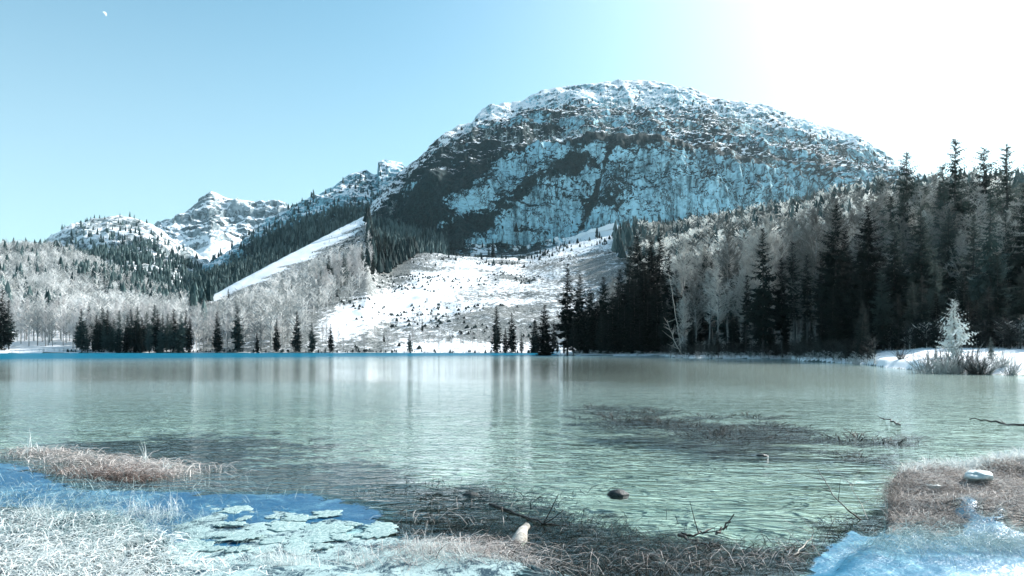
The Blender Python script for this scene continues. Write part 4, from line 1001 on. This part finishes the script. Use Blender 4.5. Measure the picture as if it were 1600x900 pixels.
for row, (y0, xa, xb, st) in enumerate([(802, 330, 430, 52), (812, 380, 520, 56), (826, 330, 600, 62), (842, 300, 620, 66), (860, 300, 520, 66)]):
    x = xa + random.uniform(0, 15)
    while x < xb:
        yy = y0 + random.uniform(-5, 5)
        X, D = gp(x, yy)
        hole = (abs(x - 500) < 28 and abs(yy - 885) < 12) or random.random() < 0.12
        if not hole:
            ob = link("ice_floe", FLO[k % 6], label="frost-covered plate of ice in the jumble at the bottom left", cat="ice floe", group="frosted ice plates at the water's edge", loc=(X, D, max(float(ground_z(X, D)), 0.0) + 0.014 + 0.0022 * (k % 9)))
            s = st / FL * D * random.uniform(0.12, 0.55)
            ob.scale = (s, s * random.uniform(.7, 1.3), random.uniform(.2, .45)); ob.rotation_euler = (random.uniform(-.04, .04), random.uniform(-.04, .04), random.uniform(0, 6))
            k += 1
        x += st * random.uniform(0.3, 0.8)

# single things of the shallows
m_wetwood = mat_simple("wet_wood", (0.010, 0.010, 0.009), (0.06, 0.055, 0.05), 12, 0.5, 0.01)
m_drywood = mat_simple("pale_wood", (0.30, 0.26, 0.22), (0.66, 0.62, 0.56), 10, 0.8, 0.01)
m_stone = mat_simple("dark_wet_stone", (0.012, 0.016, 0.017), (0.05, 0.06, 0.06), 8, 0.45, 0.02)
def stick(name, pts, r0, mat, label, cat, twigs=0, seed=0):
    """pts: (photo x, photo y, height above the water)"""
    r = np.random.default_rng(seed)
    P = np.array([(*gp(p[0], p[1], p[2]), p[2]) if len(p) == 3 else tuple(px(p[0], p[1], p[3])) for p in pts])
    n = 14
    s = np.linspace(0, len(P) - 1, n); Q = np.stack([np.interp(s, np.arange(len(P)), P[:, i]) for i in range(3)], -1)
    Q[1:-1] += r.normal(0, r0 * 0.5, (n - 2, 3))
    acc = Acc(); r0 = r0 * 0.75; tube(acc, Q, r0 * np.linspace(1, 0.3, n), 7)
    for i in range(twigs):
        j = r.integers(2, n - 1); L = r.uniform(0.12, 0.4) * max(1, r0 * 70)
        d = (Q[-1] - Q[0]); d = d / np.linalg.norm(d) * 0.7 + r.normal(0, 0.6, 3); d[2] = abs(d[2]) * 0.6
        d /= np.linalg.norm(d)
        tube(acc, [Q[j], Q[j] + d * L * .5, Q[j] + d * L + (0, 0, .02)], [r0 * .4, r0 * .3, r0 * .12], 5)
    return link(name, acc.mesh(name, mat, True), label=label, cat=cat)
stick("sunken_branch", [(765, 788, 0.0), (800, 800, 0.01), (850, 818, 0.01), (890, 823, -0.01)], 0.022, m_wetwood, "long dark branch lying in the shallows just behind the pale log stump", "branch", 3, 1)
stick("sunken_branch", [(1062, 835, 0.0), (1085, 837, 0.01), (1112, 826, 0.02)], 0.018, m_wetwood, "crooked dark branch in the water beside the slanting stick", "branch", 3, 2)
stick("sunken_branch", [(1060, 836, 0.0), (1100, 850, 0.0), (1125, 853, 0.0)], 0.020, m_wetwood, "low dark branch forking off towards the bottom edge", "branch", 2, 3)
stick("stick", [(1119, 836, -0.02), (1132, 822, 0.04), (1147, 803, 0.14)], 0.020, m_wetwood, "dark stick slanting up out of the water at the bottom centre", "stick", 0, 4)
stick("thin_branch", [(1350, 815, -0.02), (1325, 798, 0.10), (1300, 770, 0.20), (1290, 752, 0.28), (1275, 728, 0.40)], 0.011, m_wetwood, "long thin bare twig arching out of the water left of the mound", "twig", 4, 5)
stick("thin_branch", [(1356, 812, 0.0), (1345, 785, 0.1), (1332, 765, 0.2), (1325, 750, 0.26)], 0.007, m_drywood, "short pale twig beside the long arching one left of the mound", "twig", 5, 6)
stick("reed", [(1466, 760, 0.05), (1452, 735, 0.2), (1442, 716, 0.3)], 0.008, m_wetwood, "dark bent reed stem rising behind the mound at the right", "reed", 4, 7)
stick("reed", [(1492, 728, -0.02), (1487, 722, 0.05), (1484, 713, 0.15)], 0.009, m_wetwood, "short forked reed stem in open water behind the mound", "reed", 4, 8)
stick("floating_branch", [(1555, 722, 0.0), (1520, 726, 0.01), (1470, 728, 0.0)], 0.014, m_wetwood, "thin dark branch floating just off the mound at the right", "branch", 3, 9)
stick("drift_log", [(1640, 668, 0.0), (1570, 660, 0.03), (1515, 655, 0.0)], 0.05, m_wetwood, "slim dark tree trunk floating in the bay at the right edge", "log", 2, 10)
stick("floating_branch", [(1406, 664, 0.0), (1390, 656, 0.03), (1376, 652, 0.02)], 0.03, m_wetwood, "small dark branch floating above the right end of the water weed", "branch", 2, 12)
stick("sunken_branch", [(1240, 868, 0.0), (1268, 840, 0.05), (1272, 828, 0.12)], 0.009, m_drywood, "pale twig standing in the weed at the edge of the bottom centre", "twig", 3, 13)
for i, (x, y, h) in enumerate([(46, 706, 0.42), (62, 708, 0.2), (36, 712, 0.16), (226, 722, 0.34), (257, 738, 0.26), (206, 806, 0.3), (272, 800, 0.26)]):
    X, D = gp(x, y)
    z = max(0, float(ground_z(X, D)))
    P, F = blades(np.tile((X, D, z), (9, 1)) + rng.normal(0, .025, (9, 3)) * (1, 1, 0), rng.uniform(.6, 1.1, 9) * h, rng.uniform(0, 6.28, 9), rng.uniform(.05, .7, 9), 0.005, 1.4)
    link("reed_tuft", mesh_np("reed_tuft", P, F, b_frost, False), label=["tallest frosted reed at the left end of the little bar", "low frosted reeds right beside the tallest one", "bent frosted reed left of the tallest one", "frosted reed loop standing at the middle of the little bar",
         "single frosted reed at the right end of the little bar", "thin frosted reed in the blue calm water", "frosted reed by the ice plates right of the blue calm water"][i], cat="reed")
def lump(name, cx, cy, rx, ry, rz, mat, label, cat, seed, z=0.0, flat=0.0, am=0.28):
    am = 0.75 if flat else am
    X, D = gp(cx, cy)
    n, m = 20, 12
    V = []
    for j in range(m + 1):
        ph = pi * j / m
        for i in range(n):
            t = 2 * pi * i / n
            d = np.array((sin(ph) * cos(t), sin(ph) * sin(t), cos(ph)))
            q = 1 + am * float(fbm(d[0] * 1.6, d[1] * 1.6, d[2] * 1.6 + seed, o=4, seed=seed))
            zc = d[2] * q
            if flat: zc = np.sign(zc) * abs(zc) ** flat
            V.append((d[0] * q * rx, d[1] * q * ry, zc * rz))
    i = np.arange((m + 1) * n).reshape(m + 1, n); j = np.roll(i, -1, 1)
    F = np.stack([i[:-1], i[1:], j[1:], j[:-1]], -1).reshape(-1, 4)
    return link(name, mesh_np(name, V, F, mat, True), label=label, cat=cat, loc=(X, D, max(float(ground_z(X, D)), z)))
lump("stone", 967, 773, 0.12, 0.10, 0.055, m_stone, "black wet stone poking out of the water right of centre", "stone", 4, 0.0)
lump("stone", 1191, 712, 0.09, 0.06, 0.03, m_stone, "tiny dark stone showing in the pale water below the weed band", "stone", 5, 0.0)
lump("stone", 735, 772, 0.10, 0.07, 0.035, m_stone, "low dark stone in the weedy shallows left of the long dark branch", "stone", 6, -0.01)
m_clear = mat_simple("frosted_block_ice", (0.50, 0.56, 0.56), (0.78, 0.82, 0.80), 14, 0.5, 0.01)
lump("ice_block", 1528, 790, 0.125, 0.13, 0.05, m_clear, "thick pale slab of ice lying on the brown mound", "ice block", 7, 0.0, 0.6).location.z += 0.07
lump("ice_block", 1458, 796, 0.08, 0.07, 0.015, m_clear, "smaller sunken slab of ice left of the thick one on the mound", "ice block", 8, 0.0, 0.6).location.z += 0.035
lg = link("log_stump", None, label="short pale weathered log standing on end askew in the shallows", cat="log")
X, D = gp(806, 848)
lg.location = (X, D, -0.05)
acc = Acc(); th = np.linspace(0, 1, 9)
tube(acc, np.stack([0.10 * th + 0.01 * np.sin(th * 7), 0.30 * th, 0.11 * th + 0.02], -1), 0.062 + 0.012 * np.sin(th * 5) - 0.02 * th, 12)
V = np.concatenate(acc.V); r_ = np.array([1 + 0.16 * fbm(v[0] * 30, v[1] * 14, v[2] * 30, o=3, seed=77) for v in V])
ctr = np.repeat(V.reshape(9, 12, 3).mean(1), 12, 0); V = ctr + (V - ctr) * r_[:, None]
link("log", mesh_np("log", V, np.concatenate(acc.F), m_drywood, True), lg)
acc = Acc(); e = V.reshape(9, 12, 3)[-1]; acc.add(np.concatenate([e, e.mean(0)[None] + (0, .006, .004)]), [(i, (i + 1) % 12, 12) for i in range(12)])
link("cut_end", acc.mesh("cut_end", mat_simple("cut_wood", (0.35, 0.33, 0.29), (0.5, 0.48, 0.42), 30)), lg)

# water plants standing in the shallows
def water_plant(name, seed, n=70):
    r = np.random.default_rng(seed)
    acc = Acc()
    for i in range(n):
        a = r.uniform(0, 6.28); R0 = r.uniform(0, .35)
        P = np.array((cos(a) * R0, sin(a) * R0, -0.22)); d = np.array((cos(a) * .8 + .5, sin(a) * .8, 0.55)); L = r.uniform(.25, .75)
        pts = [P]
        for k in range(3):
            d = d + r.normal(0, .25, 3); d /= np.linalg.norm(d); pts.append(pts[-1] + d * L / 3)
        for k in range(3): seg(acc, pts[k], pts[k + 1], 0.008, 0.006)
        for k in range(3):
            e = d + r.normal(0, .6, 3); e /= np.linalg.norm(e); seg(acc, pts[r.integers(1, 3)], pts[2] + e * L * .35, 0.006, 0)
    return acc.mesh(name, m_plant)
m_plant = mat_simple("water_plant_stems", (0.003, 0.005, 0.004), (0.016, 0.020, 0.016), 9, 0.7)
WP = [water_plant("water_plant", 300 + i) for i in range(5)]
wp = []
for i in range(84):
    x = 930 + 320 * ((i + random.random()) / 84)
    y = 647 + 0.10 * (x - 930) + random.gauss(0, 10)
    wp.append((x, y, random.uniform(.3, 1.05), "dark water plant in the long dense weed band across the shallows"))
for x, y in [(892, 637), (885, 648), (905, 652), (915, 643), (898, 660)]: wp.append((x, y, .45, "small faint water plant at the left end of the weed band"))
for (x, y, s, l) in [(1275, 681, .7, "dark water plant, left one of the pair just right of the weed band"), (1295, 683, .9, "dark water plant, right one of the pair just right of the weed band"), (1340, 685, 1.1, "largest dark bush of water plant right of the weed band"), (1365, 682, .9, "dark water plant close right of the largest bush"),
                     (1350, 710, .85, "dark water plant in front of the largest bush"), (1393, 690, .8, "spiky water plant between the largest bush and the last one"), (1424, 680, .55, "faint last water plant at the right end of the row"), (1401, 727, .45, "tiny round tuft of water plant alone in the pale shallows"),
                     (1317, 705, .4, "tiny water plant left of and below the largest bush"), (1283, 700, .4, "slanting thin water plant below the pair")]:
    wp.append((x, y, s, l))
for i, (x, y, s, l) in enumerate(wp):
    X, D = gp(x, y)
    ob = link("water_plant", WP[i % 5], label=l, cat="water plant", group="water plants in the shallows", loc=(X, D, -0.02 - 0.05 * random.random()))
    ob.scale = (s * 1.35, s * 1.0, s * .34); ob.rotation_euler[2] = random.uniform(-1.2, 1.2)

# right-hand spit: small frosted spruces and shrubs, fallen branches, undergrowth
SF = [spruce("young_spruce", 6, 61, 0.36, z0=0.1, mat=m_frost, bare=0.1, droop=0.15, dens=0.9, ragged=0.45), spruce("young_spruce", 6, 62, 0.24, z0=0.1, mat=m_frost, bare=0.3, droop=0.2)]
for (x, D, yt, k, l) in [(1495, 66, 468, 0, "largest young frosted spruce standing on the snowy spit"), (1549, 60, 527, 1, "smaller young frosted spruce right of the largest on the spit"), (1462, 63, 540, 1, "tiny frosted spruce left of the largest on the spit")]:
    place_tree("young_spruce", SF[k], PX(x, D), D, 6, hgt(x, D, yt), l, "young spruce", "young spruces on the spit")
m_sh = mat_leaf("shrub_twigs", (0.30, 0.31, 0.30), (0.72, 0.72, 0.70), 1.0, 0.2)
def shrub(name, seed, mat, n=46):
    r = np.random.default_rng(seed); acc = Acc()
    for i in range(n):
        a = r.uniform(0, 6.28); d = np.array((cos(a) * r.uniform(.1, .9), sin(a) * r.uniform(.1, .9), 1.0)); d /= np.linalg.norm(d); L = r.uniform(.6, 1.3)
        P = [np.array((cos(a), sin(a), 0)) * r.uniform(0, .25) - (0, 0, .1)]
        for k in range(3): d = d + r.normal(0, .16, 3); d /= np.linalg.norm(d); P.append(P[-1] + d * L / 3)
        for k in range(3): seg(acc, P[k], P[k + 1], .014 - .003 * k, .011 - .003 * k)
        for k in range(6):
            j = r.integers(1, 4); e = d + r.normal(0, .5, 3); e /= np.linalg.norm(e); seg(acc, P[j] - (P[j] - P[j - 1]) * r.random(), P[j] + e * L * .3, .009, 0)
    return acc.mesh(name, mat)
SH = [shrub("shrub", 400 + i, m_sh) for i in range(3)] + [shrub("shrub", 410 + i, m_wetwood) for i in range(2)]
shs = [(x, y, s, 0) for x, y, s in [(1452, 583, 1.0), (1463, 581, 1.5), (1475, 582, 1.3), (1505, 583, 1.4), (1520, 582, 1.8), (1535, 583, 1.0), (1560, 584, 1.2), (1585, 583, 1.0), (1488, 583, 1.1), (1345, 568, .8), (1600, 585, 1.1)]] + \
      [(1540, 583, 1.5, 1), (1548, 584, 1.2, 1), (1418, 573, 1.0, 1), (1496, 582, 1.6, 1)]
for i, (x, y, s, dk) in enumerate(shs):
    X, D = gp(x, y, 0.1)
    ob = link("shrub", SH[(3 + i % 2) if dk else i % 3], label="dark leafless shrub on the water's edge of the snowy spit" if dk else "pale leafless shrub on the water's edge of the snowy spit", cat="shrub", group="leafless shrubs along the spit", loc=(X, D + 1.2, float(ground_z(X, D + 1.2))))
    ob.scale = (s, s, s); ob.rotation_euler[2] = random.uniform(0, 6)
m_shade_twig = mat_leaf("shade_dark_twigs", (0.008, 0.010, 0.010), (0.06, 0.065, 0.06), 0.03)  # shade at the foot of the wood put into this twig colour
def understory(n, ulo, uhi, d0, d1, hs, kinds, mat, name, label, wide, off=0.0):
    x = rk.uniform(ulo, uhi, n); D = shoreD(x) + 1.0 + off + rk.random(n) ** 1.5 * rk.uniform(d0, d1, n)
    X = (x - 800) / FL * D
    P = np.stack([X, D, ground_z(X, D) - 0.2], -1)
    wood(name, P, rk.uniform(hs[0], hs[1], n), kinds, mat, label, wide)
understory(650, 1035, 1368, 8, 45, (0.8, 3.0), KL, m_shade_twig, "shade_dark_undergrowth", "twiggy undergrowth painted dark as shade along the foot of the right bank wood", 1.5)
understory(900, 1370, 1800, 8, 60, (1.0, 4.0), KL, m_shade_twig, "shade_dark_undergrowth_spit", "twiggy undergrowth painted dark as shade behind the snowy spit", 1.5, 28)
understory(420, 1030, 1700, 5, 50, (1.5, 3.5), KL, m_twig_mid, "leafless_undergrowth", "pale leafless undergrowth in the foot of the right bank wood", 1.6, 30)
for i in range(95):
    x = random.choice([random.uniform(868, 1060), random.uniform(1060, 1370), random.uniform(1370, 1700), random.uniform(1370, 1700)])
    D = float(shoreD(x)) + (1.5 if x < 1370 else 28) + random.random() * 25
    place_tree("young_spruce", SPS[2], PX(x, D), D, 20, random.uniform(2.5, 9), "dark young spruce at the foot of the wood " + ("below the dark clump" if x < 1060 else "between the dark clump and the spit" if x < 1370 else "behind the snowy spit"), "young spruce", "dark young spruces under the right bank wood")
understory(260, 870, 1370, 0.2, 3, (0.5, 1.6), KL, m_sh, "waterline_brush", "low pale brush overhanging the waterline of the right bank", 1.8, -0.8)
understory(300, -80, 860, 0.5, 8, (0.7, 2.2), KL, m_sh, "far_shore_brush", "pale low brush along the far waterline", 1.8)
understory(260, 100, 860, 0.5, 10, (0.5, 2.0), KC, m_far_dark, "far_shore_bushes", "small dark bushes along the far waterline", 1.8)
stick("fallen_tree", [(1068, 558, 0, 150), (1060, 545, 0, 150), (1048, 520, 0, 151), (1043, 500, 0, 152)], 0.17, m_drywood, "pale dead branchy tree leaning out at the right edge of the dark clump", "fallen tree", 16, 20)
stick("leaning_tree", [(1063, 556, 0, 152), (1062, 530, 0, 152), (1052, 470, 0, 153), (1044, 425, 0, 154)], 0.15, m_drywood, "tall thin pale dead tree leaning left at the edge of the dark clump", "dead tree", 0, 21)
# the moon, a thin white arc in daylight
mo = px(162.5, 22.5, 14000); Rm = 14000 * 4.6 / FL
V, F = [], []
nn = 14
for i in range(nn + 1):
    t = -pi / 2 + pi * i / nn
    for kk in (1.0, 0.62, 0.30):
        V.append((Rm * cos(t) * kk, -Rm * 0.5 * (1 - kk) * cos(t), Rm * sin(t)))
for i in range(nn):
    for q in (0, 1):
        a = i * 3 + q; F += [(a, a + 1, a + 4), (a, a + 4, a + 3)]
mm_ = M("moonlight"); em = mm_.n("ShaderNodeEmission"); em.inputs[0].default_value = (0.85, 0.97, 1, 1); em.inputs[1].default_value = 0.75; mm_.t.links.new(em.outputs[0], mm_.out.inputs[0])
ob = link("moon", mesh_np("moon", V, F, mm_.m, True), label="small pale daytime moon high in the upper left of the sky", cat="moon", loc=mo)
ob.rotation_euler = (0, radians(-42), 0)
# ------------------------------------------------------------------ haze
def haze():
    x0, x1, y0, y1, z0, z1 = -9000, 9000, -4000, 9000, -32, 1060
    V = [(x, y, z) for z in (z0, z1) for y in (y0, y1) for x in (x0, x1)]
    Fq = [(0, 2, 3, 1), (4, 5, 7, 6), (0, 1, 5, 4), (2, 6, 7, 3), (0, 4, 6, 2), (1, 3, 7, 5)]
    mt = bpy.data.materials.new("haze_air"); mt.use_nodes = True
    t = mt.node_tree; t.nodes.clear()
    o = t.nodes.new("ShaderNodeOutputMaterial"); v = t.nodes.new("ShaderNodeVolumePrincipled")
    v.inputs['Color'].default_value = (0.80, 0.97, 1.0, 1); v.inputs['Density'].default_value = HAZE; v.inputs['Anisotropy'].default_value = 0.78
    t.links.new(v.outputs[0], o.inputs['Volume'])
    link("haze", mesh_np("haze", V, Fq, mt, False), kind="stuff")
haze()
